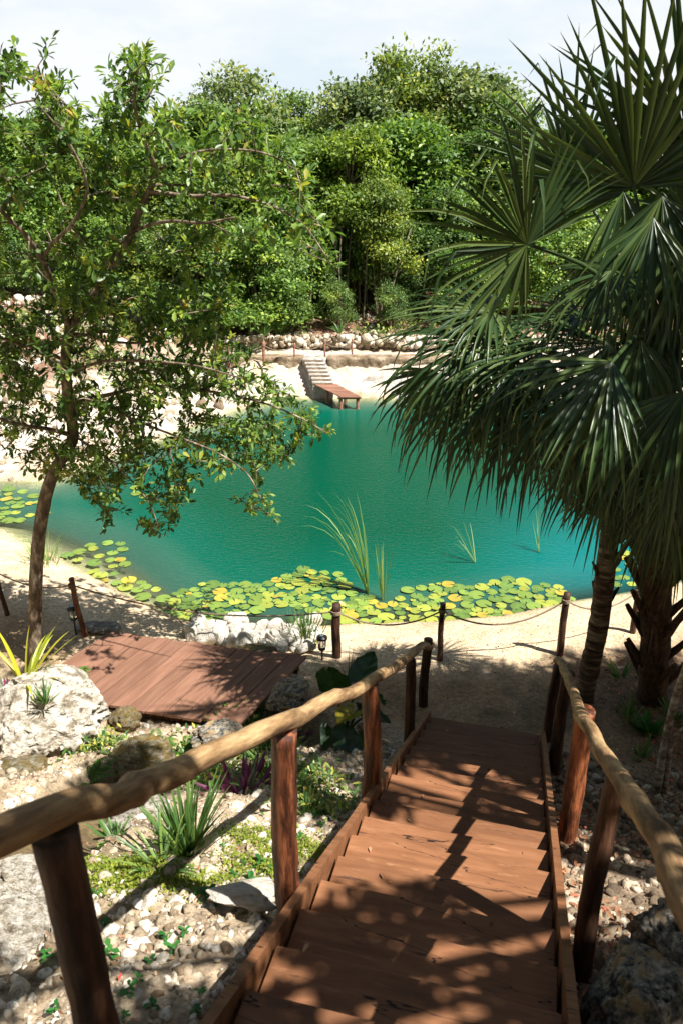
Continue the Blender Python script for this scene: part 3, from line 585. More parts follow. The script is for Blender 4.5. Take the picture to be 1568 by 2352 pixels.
# dry stone wall
tv, tf = ico(2, 77); nn = 800; x = rng.uniform(-3.6, 7, nn); y = 25.15 + rng.normal(0, .07, nn) - (x - 0) * .02; zz = 1.0 + rng.random(nn) * .30 * (1 - .2 * vnoise(x, y, 1))
r_ = rng.uniform(.04, .13, nn); V, Fc, at = scatter(tv, tf, np.stack([x, y, zz], -1), rand_rot(nn), np.stack([r_, r_ * .9, r_ * .8], -1))
tag(obj('dry_stone_wall', np_mesh('dry_stone_wall', V, Fc, M['stones'], False, at)), 'knee high dry stone wall of white rubble behind the far path', 'wall')

# ------------------------------------------------------------------ rope fences and lanterns
def fence_post(p_, h, r_, label, mat='dpost', grp='rope fence posts', lean=(0, 0)):
    root = empty('fence_post', p_, 0, label, 'post', grp)
    pts = [Vector((lean[0] * k / 11, lean[1] * k / 11, -.12 + (h + .12) * k / 11)) + Vector((math.sin(k * .7) * .006,) * 2 + (0,)) for k in range(12)]
    mb = MB(); mb.add(*tube(pts, [r_ * (1.05 - .1 * k / 11) for k in range(12)], 10, .12, seed=h * 9)); obj('shaft', mb.mesh('shaft', M[mat], True), root)
    mb = MB()
    for q in range(3 if r_ > .03 else 1):
        zq = h - .09 - q * .018; mb.add(*tube([Vector((lean[0] + math.cos(a_) * r_ * 1.12, lean[1] + math.sin(a_) * r_ * 1.12, zq)) for a_ in np.linspace(0, 6.283, 13)], .009, 5, cap=False))
    obj('rope_wrap', mb.mesh('rope_wrap', M['rope'], True), root); return Vector(p_) + Vector((lean[0], lean[1], h - .1))
def rope(a_, b_, sag, r_, label, grp='ropes of the pond fences'):
    pts = []
    for k in range(25):
        s = k / 24; p_ = a_.lerp(b_, s); p_.z -= sag * 4 * s * (1 - s); pts.append(p_ - a_)
    mb = MB(); mb.add(*tube(pts, r_, 6)); o_ = obj('rope', mb.mesh('rope', M['rope'], True), None, a_); tag(o_, label, 'rope', grp)
def fp(u, vb, vt, r_, label, mat='dpost', lean=(0, 0)):
    p_ = on_ground(u, vb); q = at_y(u, vt, p_.y); return fence_post((p_.x, p_.y, p_.z), q.z - p_.z, r_, label, mat, lean=lean)
t1 = fp(18, 1415, 1298, .032, 'thin leaning fence post at the left edge of the beach', lean=(-.05, 0))
t2 = fp(197, 1462, 1328, .036, 'brown fence post behind the solar lantern near the slender tree', 'post', lean=(-.08, 0))
t3 = fp(772, 1510, 1388, .058, 'thick dark fence post with rope wrapping beside the elephant ears')
t4 = fp(1008, 1518, 1386, .036, 'slim dark fence post beyond the end of the left handrail')
t5 = fp(1283, 1505, 1362, .044, 'dark fence post beyond the end of the right handrail')
t6 = fp(1450, 1455, 1340, .04, 'dark fence post hidden between the two palms')
rope(t1 + Vector((-1.6, .3, 0)), t1, .08, .009, 'rope leaving the picture left of the thin leaning post'); rope(t1, t2, .12, .009, 'sagging rope between the two posts left of the slender tree')
rope(t2, t3, .22, .010, 'long rope passing in front of the pale rock pile'); rope(t3, t4, .20, .010, 'rope sagging from the thick dark post to the slim post')
rope(t4, t5, .27, .011, 'rope sagging between the slim post and the post by the palm'); rope(t5, t6, .2, .010, 'rope passing behind the ringed palm trunk')
far = []
for u, vb, vt, lb in ((528, 834, 790, 'leftmost'), (607, 828, 785, 'second'), (677, 822, 788, 'third'), (746, 818, 780, 'fourth'), (808, 814, 778, 'fifth')):
    p_ = at_z(u, vb, .92); q = at_y(u, vt, p_.y); far.append(fence_post((p_.x, p_.y, .88), q.z - .88, .045 if u == 607 else .03, f'{lb} slim post from the left along the far path', 'pierwood', 'rope posts along the far path'))
for i, lb in enumerate(('first', 'second', 'third', 'fourth')): rope(far[i], far[i + 1], .14, .014, f'{lb} rope span from the left on the far path', 'ropes on the far path')
def lantern(u, vb, vt, label):
    p_ = on_ground(u, vb); h = at_y(u, vt, p_.y).z - p_.z; root = empty('solar_lantern', p_, 0, label, 'garden light', 'solar lanterns by the path')
    r_ = .062; hh = .20
    def part(nm, items, mat, sm=False):
        mb = MB(); [mb.add(*i) for i in items]; return obj(nm, mb.mesh(nm, mat, sm), root)
    part('stake', [tube([(0, 0, -.1), (0, 0, h - hh)], .012, 8)], M['black'])
    part('base', [tube([(0, 0, h - hh - .02), (0, 0, h - hh), (0, 0, h - hh + .02)], [.02, .045, .045], 16)], M['black'])
    part('glass', [tube([(0, 0, h - hh + .02), (0, 0, h - .05)], [.042, .050], 16)], M['glass'], True)
    part('frame', [tube([(math.cos(a_) * .047, math.sin(a_) * .047, h - hh + .02), (math.cos(a_) * .055, math.sin(a_) * .055, h - .05)], .004, 5) for a_ in (0.3, 1.87, 3.44, 5.0)], M['metal'])
    part('cap', [tube([(0, 0, h - .05), (0, 0, h - .045), (0, 0, h - .02), (0, 0, h)], [.055, r_ + .008, r_ + .006, .042], 20)], M['black'], False)
    part('solar_panel', [box(.045, .045, .004, (0, 0, h + .003))], M['panel'])
lantern(176, 1458, 1392, 'solar garden lantern beside the post at the back left of the deck'); lantern(740, 1518, 1460, 'solar garden lantern between the thick dark post and the elephant ear leaf')

# ------------------------------------------------------------------ leaf templates
LV = np.array([(0, 0, 0), (-.13, .3, .04), (0, .3, 0), (.13, .3, .04), (-.20, .68, .04), (0, .68, -.02), (.20, .68, .04), (0, 1, -.06)]); LV[:, 0] *= 1.0
LF = np.array([(0, 2, 1), (0, 3, 2), (1, 2, 5), (1, 5, 4), (2, 3, 6), (2, 6, 5), (4, 5, 7), (5, 6, 7)])
QV = np.array([(0, 0, 0), (.30, .5, .07), (0, 1, -.03), (-.30, .5, .07)]); QF = np.array([(0, 1, 2, 3)])
def leaves_mesh(name, T, Dr, Nh, S, mat, var=None, tv=LV, tf=LF):
    V, Fc, at = scatter(tv, tf, T, frames(Dr, Nh), S, var); return np_mesh(name, V, Fc, mat, False, at)
def unit(n): v = rng.normal(size=(n, 3)); return v / np.linalg.norm(v, axis=1)[:, None]

# ------------------------------------------------------------------ slender tree on the left
base = at_z(82, 1505, .42); base.z = float(gz(base.x, base.y)) - .05
tr = empty('slender_tree', base, 0, 'slender broad leaved tree with a leaning trunk on the left of the pond', 'tree'); bo = Vector(base)
def yy(v): return 8.45 - 1.7 * max(0, (1010 - v) / 900)
def limb(pts, r0, r1, n=30): return [Vector(q) for q in spline([at_y(u, v, Y_ if Y_ else yy(v)) for u, v, Y_ in pts], n)], np.linspace(r0, r1, n)
trunk = limb([(82, 1530, 8.47), (82, 1400, 8.47), (86, 1280, 8.47), (98, 1180, 8.47), (118, 1100, 8.45), (150, 1040, 8.42), (168, 1000, 8.4), (156, 900, 8.2), (152, 830, 8.1), (160, 765, 8.0), (176, 730, 7.9)], .085, .045, 60)
limbs = [limb([(176, 730, 7.9), (211, 681, 7.8), (253, 618, 7.7), (299, 545, 7.5), (325, 475, 7.4), (350, 425, 7.3), (360, 390, 7.2), (335, 330, 7.0), (310, 240, 6.8), (320, 170, 6.7)], .042, .010),
         limb([(160, 750, 7.95), (141, 702, 7.7), (116, 639, 7.4), (95, 590, 7.2), (55, 535, 7.0), (5, 485, 6.8), (-40, 400, 6.6)], .036, .014),
         limb([(100, 590, 7.2), (125, 555, 7.0), (170, 510, 6.8), (200, 430, 6.6), (160, 330, 6.4), (80, 230, 6.2)], .018, .007),
         limb([(300, 535, 7.5), (350, 515, 7.2), (400, 508, 7.0), (470, 512, 6.8), (540, 500, 6.6)], .020, .008),
         limb([(350, 425, 7.3), (400, 425, 7.5), (480, 420, 7.7), (560, 380, 7.9)], .014, .006), limb([(345, 440, 7.3), (440, 450, 7.2), (540, 450, 7.1), (640, 480, 7.0), (700, 520, 7.0), (750, 590, 7.0)], .018, .005),
         limb([(355, 400, 7.2), (400, 370, 7.0), (480, 345, 6.9), (600, 350, 6.8), (680, 390, 6.8)], .014, .006),
         limb([(165, 771, 8.0), (197, 769, 8.0), (260, 785, 8.1), (352, 783, 8.2), (450, 740, 8.4)], .022, .007),
         limb([(156, 925, 8.2), (218, 913, 8.3), (267, 903, 8.4), (337, 887, 8.5), (422, 892, 8.4), (520, 905, 8.2), (620, 930, 8.0), (700, 965, 7.9), (750, 995, 7.8)], .026, .006),
         limb([(168, 1000, 8.4), (110, 985, 8.1), (60, 978, 7.9), (-20, 955, 7.7)], .028, .012),
         limb([(215, 915, 8.3), (300, 960, 8.0), (400, 1000, 7.7), (500, 1040, 7.5), (570, 1090, 7.4), (600, 1150, 7.4)], .016, .005),
         limb([(170, 1000, 8.4), (230, 1040, 8.1), (280, 1080, 7.9), (340, 1150, 7.8), (365, 1210, 7.8)], .014, .005),
         limb([(200, 760, 8.0), (300, 760, 8.3), (366, 734, 8.6), (404, 702, 8.7), (453, 692, 8.8), (520, 675, 8.9)], .020, .007),
         limb([(152, 830, 8.1), (90, 800, 7.9), (40, 790, 7.7), (-30, 760, 7.5)], .02, .01), limb([(253, 618, 7.7), (200, 560, 7.9), (150, 480, 8.0), (110, 380, 8.1)], .016, .006),
         limb([(152, 860, 8.15), (240, 830, 7.7), (340, 830, 7.4), (450, 840, 7.2), (560, 870, 7.2)], .018, .006)]
mb = MB(); pp, rr = trunk; mb.add(*tube([q - bo for q in pp], rr, 14, .13)); obj('trunk', mb.mesh('trunk', M['bark'], True), tr)
nodes = []; mb = MB()
for pp, rr in limbs: mb.add(*tube([q - bo for q in pp], rr, 8, .1)); nodes += [tuple(q) for q in pp[4:]]
SIL = [(-70, 150), (40, 135), (110, 112), (180, 145), (185, 190), (130, 225), (175, 260), (240, 225), (245, 160), (300, 125), (355, 140), (365, 200), (355, 245), (420, 265), (500, 268), (600, 285), (660, 335), (712, 380), (700, 440), (735, 500), (788, 560), (780, 620), (720, 590),
       (640, 560), (560, 560), (500, 620), (545, 680), (500, 740), (560, 800), (625, 870), (690, 930), (765, 1000), (700, 1010), (665, 1050), (600, 1070), (595, 1100), (622, 1180), (555, 1172), (530, 1110), (440, 1100), (395, 1220), (340, 1225), (310, 1130), (250, 1210), (215, 1150), (150, 1110), (110, 1080), (60, 1080), (20, 1010), (-70, 1000)]
def inpoly(u, v, poly):
    c = False; n = len(poly)
    for i in range(n):
        (ax, ay), (bx, by) = poly[i], poly[(i + 1) % n]
        if (ay > v) != (by > v) and u < (bx - ax) * (v - ay) / (by - ay) + ax: c = not c
    return c
cl = []
while len(cl) < 1950:
    u = random.uniform(-70, 790); v = random.uniform(110, 1230)
    if not inpoly(u, v, SIL): continue
    d0 = mnoise.noise(Vector((u / 85, v / 60, 1))) + .6 * mnoise.noise(Vector((u / 32, v / 28, 7)))
    if d0 < .04 + (-.17 if v > 700 else 0) - (.0 if u > 40 else .0): continue
    Yc = yy(v) + .25 + random.gauss(0, .5) + .3 * mnoise.noise(Vector((u / 120, v / 120, 3))); cl.append(tuple(at_y(u, v, Yc)))
cl = np.array(cl); nd = np.array(nodes)
dm = np.linalg.norm(cl[:, None] - nd[None], axis=2).min(1); cl = cl[np.argsort(dm)]
tw = MB(); dirs = np.zeros_like(cl)
for i, c in enumerate(cl):
    dd = np.linalg.norm(nd - c, axis=1); j = int(dd.argmin()); q = nd[j]; dv = c - q; ln = dd[j] + 1e-6; dirs[i] = dv / ln
    mid = (q + c) / 2 + rng.normal(0, .05, 3) * ln + np.array([0, 0, .06 * ln])
    tw.add(*tube([Vector(q) - bo, Vector(mid) - bo, Vector(c) - bo], [.0065, .005, .003], 4, cap=False)); nd = np.vstack([nd, c[None], mid[None]])
mb.v += tw.v; off = mb.n; mb.f += [tuple(i + off for i in f) for f in tw.f]; mb.n += tw.n
obj('branches', mb.mesh('branches', M['bark'], True), tr)
per = 15; n = len(cl) * per; ci = np.repeat(np.arange(len(cl)), per); s = np.tile(np.linspace(0, 1, per), len(cl))
sd = dirs + rng.normal(0, .35, dirs.shape); sd[:, 2] += .1; sd /= np.linalg.norm(sd, axis=1)[:, None]
T = cl[ci] + sd[ci] * (s[:, None] * .17 - .05) - np.array(bo) + rng.normal(0, .012, (n, 3))
Dr = sd[ci] * .7 + unit(n) * .95; Dr[:, 2] -= .08; Nh = np.array([0, 0, 1.]) + rng.normal(0, .35, (n, 3)) + .3 * sd[ci]
vr = np.clip(rng.random(n) * .75 + .12 * rng.normal(size=len(cl))[ci] + (rng.random(len(cl)) < .10)[ci] * .32, 0, 1)
obj('crown', leaves_mesh('crown', T, Dr, Nh, rng.uniform(.055, .115, n), M['leaf_near'], vr), tr)

# ------------------------------------------------------------------ forest on the far bank
def lobe_crown(seed, lobes, dens=70, per=15, leaf=(.12, .2), spread=.30):
    g = np.random.default_rng(seed); Ts = []; Ds = []; Ns = []; vs = []
    for (cx, cy, cz, rx, ry, rz) in lobes:
        nc = int(dens * (rx * rz + rx * ry) / 1.4); d = g.normal(size=(nc, 3)); d[:, 2] = d[:, 2] * .8 + .25; d /= np.linalg.norm(d, axis=1)[:, None]
        r_ = g.uniform(.5, 1.08, nc) ** .6 * np.where(g.random(nc) < .16, g.uniform(1.1, 1.55, nc), 1); c = np.array([cx, cy, cz]) + d * r_[:, None] * np.array([rx, ry, rz])
        ii = np.repeat(np.arange(nc), per); n = len(ii); v = g.normal(size=(n, 3)) * spread * np.array([1, 1, .42])
        Ts.append(c[ii] + v); u_ = g.normal(size=(n, 3)); Ds.append(d[ii] * .5 + u_ * .7 + np.array([0, 0, -.15])); Ns.append(np.array([0, 0, .9]) + d[ii] * .7 + g.normal(size=(n, 3)) * .4)
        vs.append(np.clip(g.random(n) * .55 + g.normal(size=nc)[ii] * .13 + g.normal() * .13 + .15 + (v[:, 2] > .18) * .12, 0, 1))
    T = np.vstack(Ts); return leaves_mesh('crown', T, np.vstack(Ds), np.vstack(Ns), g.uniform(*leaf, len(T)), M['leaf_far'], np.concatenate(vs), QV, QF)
def rnd_lobes(seed, n, R_, z0, z1, rr=(.9, 1.5)):
    g = np.random.default_rng(seed); out = []
    for i in range(n):
        a_ = g.uniform(0, 6.28); z = g.uniform(z0, z1); rad = R_ * math.sqrt(g.random()) * (1 - .55 * ((z - z0) / (z1 - z0)) ** 2); r_ = g.uniform(*rr)
        out.append((math.cos(a_) * rad, math.sin(a_) * rad, z, r_, r_, r_ * g.uniform(.55, .8)))
    for i in range(16):
        a_ = g.uniform(0, 6.28); z = g.uniform(z0 + .35 * (z1 - z0), z1 + .55); rad = R_ * (1.15 - .6 * ((z - z0) / (z1 - z0)) ** 2) * g.uniform(.75, 1.15); r_ = g.uniform(.2, .42)
        out.append((math.cos(a_) * rad, math.sin(a_) * rad, z, r_, r_, r_ * g.uniform(.8, 1.5)))
    return out
def trunk_mesh(seed, h, r_, lobes, nst=1):
    g = random.Random(seed); mb = MB()
    for s_ in range(nst):
        ox, oy = (g.uniform(-.5, .5), g.uniform(-.5, .5)) if nst > 1 else (0, 0)
        tp = Vector((ox + g.uniform(-.5, .5), oy + g.uniform(-.5, .5), h)); pts = spline([Vector((ox, oy, -.3)), Vector((ox, oy, 0)).lerp(tp, .5) + Vector((g.uniform(-.2, .2), 0, 0)), tp], 14); mb.add(*tube(pts, np.linspace(r_, r_ * .35, 14), 7, .1))
        for (cx, cy, cz, rx, ry, rz) in lobes[s_::nst]:
            k_ = min(13, max(5, int(13 * (cz - rz) / h))); q = pts[k_]; c = Vector((cx, cy, cz)); mb.add(*tube(spline([q, (q + c) / 2 + Vector((0, 0, -.2)), c], 8), np.linspace(r_ * .4, .015, 8), 5, 0, cap=False))
    return mb.mesh('trunk', M['farbark'], True)
kinds = []
for sd_, (n_, R_, z0, z1, rr, h, r_, ns, leaf, dn) in enumerate([(30, 2.5, 2.4, 7.5, (.55, .95), 6.0, .13, 1, (.15, .27), 52), (28, 2.3, 2.0, 7.1, (.5, .95), 5.6, .11, 2, (.15, .26), 52), (26, 2.1, 1.0, 5.1, (.5, .9), 4.0, .10, 2, (.13, .24), 56),
                                                       (18, 1.7, .7, 3.4, (.4, .75), 2.6, .07, 3, (.11, .2), 60), (22, 2.4, 3.6, 7.7, (.4, .8), 6.6, .12, 2, (.15, .26), 42)]):
    lb = rnd_lobes(100 + sd_, n_, R_, z0, z1, rr); lb[0] = (0, 0, z1, rr[1] * .7, rr[1] * .7, rr[0] * .8)
    kinds.append((lobe_crown(200 + sd_, lb, dn, 15, leaf), trunk_mesh(sd_, h, r_, lb, ns)))
CO = {'y': (1.15, 1.05, .75, 1), 'g': (.95, 1.0, .9, 1), 'grey': (1.15, 1.0, 1.5, 1), 'd': (.72, .82, .8, 1), 'b': (1.1, 1.2, .85, 1), 'f': (1.2, 1.15, .6, 1)}
DESC = {'y': 'yellow green', 'g': 'mid green', 'grey': 'silvery grey green', 'd': 'dark green', 'b': 'bright green'}
def ftree(kind, u, vtop, Y_, col, label, sx=1.0, grp='trees of the forest beyond the pond', name='forest_tree'):
    top = at_y(u, vtop, Y_); zb = float(gz(top.x, Y_)); cr_, tk = kinds[kind]; hh = {0: 8.3, 1: 7.9, 2: 5.9, 3: 4.1, 4: 8.3}[kind]; s_ = (top.z - zb) / hh
    root = empty(name, (top.x, Y_, zb), random.uniform(0, 6.28), label, 'tree' if kind != 3 else 'bush', grp); root.scale = (s_ * sx, s_ * sx, s_)
    c = obj('crown', cr_, root); c.color = CO[col]; obj('trunk', tk, root); return root
TR = [  # kind, u, vtop, Y, colour, label
    (4, 560, 158, 33, 'grey', 'tallest airy grey green tree left of the middle of the forest', 1.1), (4, 660, 205, 34, 'g', 'airy tree with gaps to the sky just left of the highest crowns', 1.0), (1, 480, 235, 31, 'g', 'round green tree at the left end of the skyline gap', 1.1),
    (0, 820, 175, 33, 'grey', 'silvery tree left of the highest crown', 1.0), (4, 955, 108, 34, 'y', 'highest tree of the skyline with a yellowish pointed top', .9), (0, 900, 160, 36, 'grey', 'silvery tree directly behind the highest crown', 1.0),
    (0, 1070, 140, 33, 'grey', 'broad silvery tree right of the highest crown', 1.1), (1, 1150, 200, 32, 'g', 'green tree whose crown meets the upper palm fan', .95), (0, 740, 250, 36, 'd', 'dark tree filling the dip in the skyline', 1.0),
    (1, 800, 290, 28.5, 'f', 'bright green tree with yellow flowering tips in the middle of the forest', .95), (1, 880, 400, 27.5, 'y', 'lower yellow tipped tree in front of the middle of the forest', .9), (0, 960, 420, 30, 'd', 'dark tree behind the left palm fan', 1.0), (1, 700, 400, 29.5, 'b', 'bright tree behind the right end of the slender tree', .85),
    (1, 620, 330, 28.5, 'b', 'bright bushy tree behind the slender tree crown', 1.0), (0, 500, 340, 28, 'y', 'yellowish tree seen through the slender tree crown', 1.0), (1, 380, 300, 30, 'g', 'green tree beyond the upper fork of the slender tree', 1.1),
    (0, 250, 290, 31, 'b', 'bright tree behind the fork of the slender tree', 1.2), (1, 120, 270, 31, 'y', 'yellow green tree behind the left limb of the slender tree', 1.2), (0, 0, 260, 30, 'b', 'bright tree at the far left edge', 1.2), (1, -120, 250, 31, 'g', 'green tree beyond the left edge of the view', 1.2),
    (0, 1250, 300, 31, 'g', 'pale tree seen between the two palm fans', 1.1), (1, 1350, 330, 30, 'b', 'bright tree behind the upper palm fan', 1.1), (0, 1480, 280, 33, 'g', 'green tree behind the right palm crown', 1.2), (1, 1600, 300, 32, 'd', 'dark tree at the far right edge', 1.2),
    (2, 560, 500, 25.8, 'b', 'leafy low tree overhanging the far path on the left', 1.15), (2, 640, 560, 26.2, 'g', 'low green tree right of the overhanging one above the far path', 1.0), (2, 450, 470, 26.5, 'y', 'low yellow green tree behind the slender tree trunk fork', 1.2), (2, 330, 520, 27, 'g', 'low tree beyond the slender tree left of the far path', 1.2),
    (2, 180, 480, 28, 'b', 'bright low tree on the stony left slope', 1.2), (2, 20, 540, 28, 'g', 'low green tree high on the stony left slope', 1.2), (0, 850, 500, 29, 'd', 'dark shaded tree above the dark gap of trunks', 1.0), (2, 760, 560, 28.3, 'd', 'dark undergrowth tree beside the gap of trunks', .9), (2, 930, 590, 28.2, 'd', 'dark low tree right of the gap of trunks', .95),
    (2, 1060, 560, 27, 'b', 'bright low tree behind the left edge of the palm', 1.0), (2, 1200, 480, 27, 'b', 'bright low tree seen through the middle of the palm', 1.1), (2, 1350, 520, 27, 'g', 'low green tree hidden mostly by the palm petioles', 1.1),
    (1, 1010, 300, 31, 'd', 'dark tree under the broad silvery crown', 1.0), (1, 560, 290, 32, 'b', 'bright tree between the airy trees and the slender tree', 1.0), (3, 775, 640, 26.3, 'g', 'small green bush in front of the dark gap of trunks', .7), (3, 640, 665, 25.9, 'b', 'fresh green sapling bush over the dry stone wall', .6),
    (3, 520, 735, 25.6, 'b', 'small bright yellow green shrub at the left end of the dry stone wall', .6), (3, 900, 650, 26.3, 'd', 'dark bush right of the far path posts', .8), (3, 420, 640, 25.8, 'g', 'green bush at the foot of the forest behind the slender tree', 1.0),
    (0, 430, 380, 33, 'd', 'dark tree deep behind the slender tree crown', 1.2), (0, 640, 420, 32, 'd', 'dark tree deep behind the bright bushy tree', 1.2), (0, 1120, 380, 33, 'd', 'dark tree deep behind the left palm fan', 1.3), (0, 200, 400, 34, 'd', 'dark tree deep behind the slender tree fork', 1.3), (0, 780, 420, 32, 'd', 'dark tree deep behind the flowering tree', 1.2)]
for i_, (u, vt, Y_, k_) in enumerate([(700, 300, 30, 1), (760, 380, 29.3, 0), (930, 260, 30.5, 0), (840, 360, 30, 1), (1010, 430, 29, 1), (600, 400, 28.6, 1), (470, 420, 29, 0), (340, 400, 29.5, 1), (80, 400, 29.5, 0), (1120, 260, 31.5, 1), (550, 250, 33, 0), (680, 480, 27.8, 2), (860, 250, 34, 1), (1000, 240, 32.5, 0)]):
    TR.append((k_, u, vt, Y_, 'gybgdb'[i_ % 6], 'green tree filling the wall of forest, %s' % ('behind the bright bush over the far path', 'left of the yellow tipped tree', 'below the highest crown', 'behind the yellow tipped trees', 'beside the left palm fan tip', 'above the overhanging low tree', 'between the slender tree twigs', 'right of the slender tree fork', 'left of the slender tree fork', 'under the right end of the skyline', 'under the airy skyline tree', 'left of the gap of trunks', 'between the two silvery crowns', 'under the broad silvery tree')[i_], 1.15))
for k_, u, vt, Y_, c, lb, sx in TR: ftree(k_, u, vt, Y_, c, lb, sx)
# unseen trees added round the viewpoint to block skylight from behind and beside
for i_, (x, y, k_, s_) in enumerate([(-14, -9, 0, 1.2), (-10, -10, 1, 1.3), (-6, -9, 0, 1.2), (-2, -11, 1, 1.3), (2, -9, 0, 1.25), (6, -10, 1, 1.3), (10, -8, 0, 1.2), (13, -4, 1, 1.2), (13.5, 0, 0, 1.1), (13, 4, 1, 1.1), (13.5, 8, 0, 1.1), (14, 12, 1, 1.1), (-11, -4, 1, 1.2), (-11, 1, 0, 1.1), (-11.5, 6, 1, 1.0)]):
    r0 = empty('sky_block_tree', (x, y, float(gz(x, y))), i_ * 1.3, 'unseen leafy tree added round the top of the stairs to block the sky', 'tree', 'unseen trees added to block the sky'); r0.scale = (s_ * 1.2, s_ * 1.2, s_)
    c = obj('crown', kinds[k_][0], r0); c.color = CO['g']; obj('trunk', kinds[k_][1], r0)
# thin trunks in the gap
for i in range(16):
    u = 700 + i * 15 + random.uniform(-5, 5); p_ = at_z(u, 735, 1.9); z = float(gz(p_.x, p_.y)); mb = MB()
    mb.add(*tube(spline([Vector((0, 0, -.2)), Vector((random.uniform(-.2, .2), 0, 1.6)), Vector((random.uniform(-.5, .5), .2, 3.6))], 10), np.linspace(.035 + .03 * random.random(), .02, 10), 6, .1))
    o_ = obj('sapling_trunk', mb.mesh('sapling_trunk', M['farbark'], True), None, (p_.x, 26.8 + random.uniform(0, 1.5), z)); tag(o_, 'thin bare trunk standing in the dark gap under the forest', 'tree trunk', 'thin trunks in the dark gap')
# far forest mass
cm = []
me_, tk_ = kinds[0]
for i in range(26):
    x = -34 + i * 2.7; Y_ = 40 + random.uniform(-2, 6)
    if abs(x) < 60:
        u, v = pix((x, Y_, 8)); r0 = empty('backdrop_tree', (x, Y_, float(gz(x, Y_))), random.uniform(0, 6), 'hazy green tree in the deepest row of the forest', 'tree', 'deepest row of forest trees'); r0.scale = (1.35, 1.35, .60)
        c = obj('crown', me_, r0); c.color = CO['g']; obj('trunk', tk_, r0)
# undergrowth and litter on the far slope
n = 7200; x = rng.uniform(-14, 12, n); y = rng.uniform(20, 31, n); ok = ((pond_dist(x, y) > 2.9) | ((x < -3.2) & (pond_dist(x, y) > .8))) & (vnoise(x, y, .9, 4) > .05); x = x[ok]; y = y[ok]; n = len(x)
per = 7; ii = np.repeat(np.arange(n), per); T = np.stack([x, y, gz(x, y)], -1)[ii] + np.abs(rng.normal(0, .12, (n * per, 3))) * np.array([1, 1, 1.4])
Dr = unit(n * per) + np.array([0, 0, .6]); o_ = obj('undergrowth', leaves_mesh('undergrowth', T, Dr, np.tile([0, 0, 1.], (n * per, 1)) + rng.normal(0, .3, (n * per, 3)), rng.uniform(.07, .15, n * per), M['leaf_far'], None, QV, QF)); tag(o_, 'low green undergrowth on the slope below the forest', None, None, 'stuff')
def litter(name, label, n, xr, yr, cond, size, mat='litter'):
    x = rng.uniform(*xr, n); y = rng.uniform(*yr, n); ok = cond(x, y); x = x[ok]; y = y[ok]; n = len(x)
    Dr = unit(n); Dr[:, 2] *= .25; T = np.stack([x, y, gz(x, y) + .015 + rng.random(n) * .03], -1)
    tag(obj(name, leaves_mesh(name, T, Dr, np.tile([0, 0, 1.], (n, 1)) + rng.normal(0, .3, (n, 3)), rng.uniform(*size, n), M[mat])), label, None, None, 'stuff')
litter('leaf_litter', 'reddish dry leaf litter on the far slope', 16000, (-12, 10), (25, 32), lambda x, y: pond_dist(x, y) > 2.7, (.08, .16))
litter('leaf_litter', 'dry fallen leaves on the rubble right of the stairs', 14000, (1, 6), (.5, 8.6), lambda x, y: (sl_(x, y) > 1.3) & ((y < 7.2) | (x > 2.6)) & (vnoise(x, y, 1.2, 12) > -.22), (.03, .075))
litter('leaf_litter', 'small dry leaves and bits on the path and the rubble left of the stairs', 3800, (-4, 4), (1, 9.6), lambda x, y: (pond_dist(x, y) > .3) & ((sl_(x, y) < -.1) | (y > 7.4)), (.012, .04))

# ------------------------------------------------------------------ fan palms
def fan(root, hub, axis_, nrm, rad, droop, mat, petfrom, nb=44, spread=128, seed=0, name='frond', bend=0.0):
    g = random.Random(seed); ax = axis_.normalized(); nn_ = (nrm - ax * nrm.dot(ax)).normalized(); bx = ax.cross(nn_); ro = Vector(root.location); V = []; Fc = []; vv = []
    st_ = [0, .07, .20, .34, .52, .72, .88, 1.0]; wd_ = [.0, .30, .74, 1.0, .95, .66, .34, .02]
    for b in range(nb):
        th = R(-spread + 2 * spread * b / (nb - 1)) + g.uniform(-.05, .05); Lb = rad * (1 - .38 * (abs(th) / R(spread)) ** 1.5) * g.uniform(.82, 1.08)
        d = ax * math.cos(th) + bx * math.sin(th) + nn_ * (.10 * math.cos(th) + g.uniform(-.13, .13)); d.normalize(); pos = hub.copy(); prev = 0; side_ = (nn_.cross(d)).normalized(); nloc = d.cross(side_)
        wmax = rad * (2 * R(spread) / nb) * .34 * .54; fold = .55; dfac = g.uniform(.25, 2.1); brk = g.random() < .36; bk = g.uniform(.42, .85); ww = g.random(); base_i = len(V)
        for k_, s in enumerate(st_):
            step = (s - prev) * Lb; prev = s; pos = pos + d * step
            dr = droop * step / rad * (0.3 if s < .4 else 1.8) * dfac
            if brk and s > bk: dr += 1.4
            d = (d + Vector((0, 0, -1)) * dr).normalized(); side_ = (nn_.cross(d)); side_ = side_.normalized() if side_.length > 1e-3 else bx; nl = d.cross(side_)
            wv = wmax * wd_[k_] * (1.15 if s < .4 else 1.0)
            for sg in (-1, 0, 1): V.append(pos - ro + side_ * wv * sg * .9 + nl * (wv * fold * abs(sg)))
            tip = max(0, (s - .85)) * 2.5; vv += [min(1, .15 + .6 * ww + tip * (g.random() < .6) + (.1 if k_ < 2 else 0))] * 3
        for k_ in range(len(st_) - 1):
            for q in (0, 1): a_ = base_i + k_ * 3 + q; Fc.append((a_, a_ + 1, a_ + 4, a_ + 3))
    fr = obj(name, np_mesh(name, [v[:] for v in V], Fc, mat, True, {'var': np.array(vv)}), root)
    if petfrom is not None:
        a_ = petfrom; mid = (a_ + hub) / 2 + Vector((0, 0, .12 * (hub - a_).length)); mb = MB(); mb.add(*tube([q - ro for q in spline([a_, mid, hub + ax * .05], 12)], np.linspace(.028, .011, 12), 6)); obj('petiole', mb.mesh('petiole', M['petiole'], True), fr)
    return fr
CAMV = Vector((0, 0, CH)); UP = Vector((0, 0, 1))
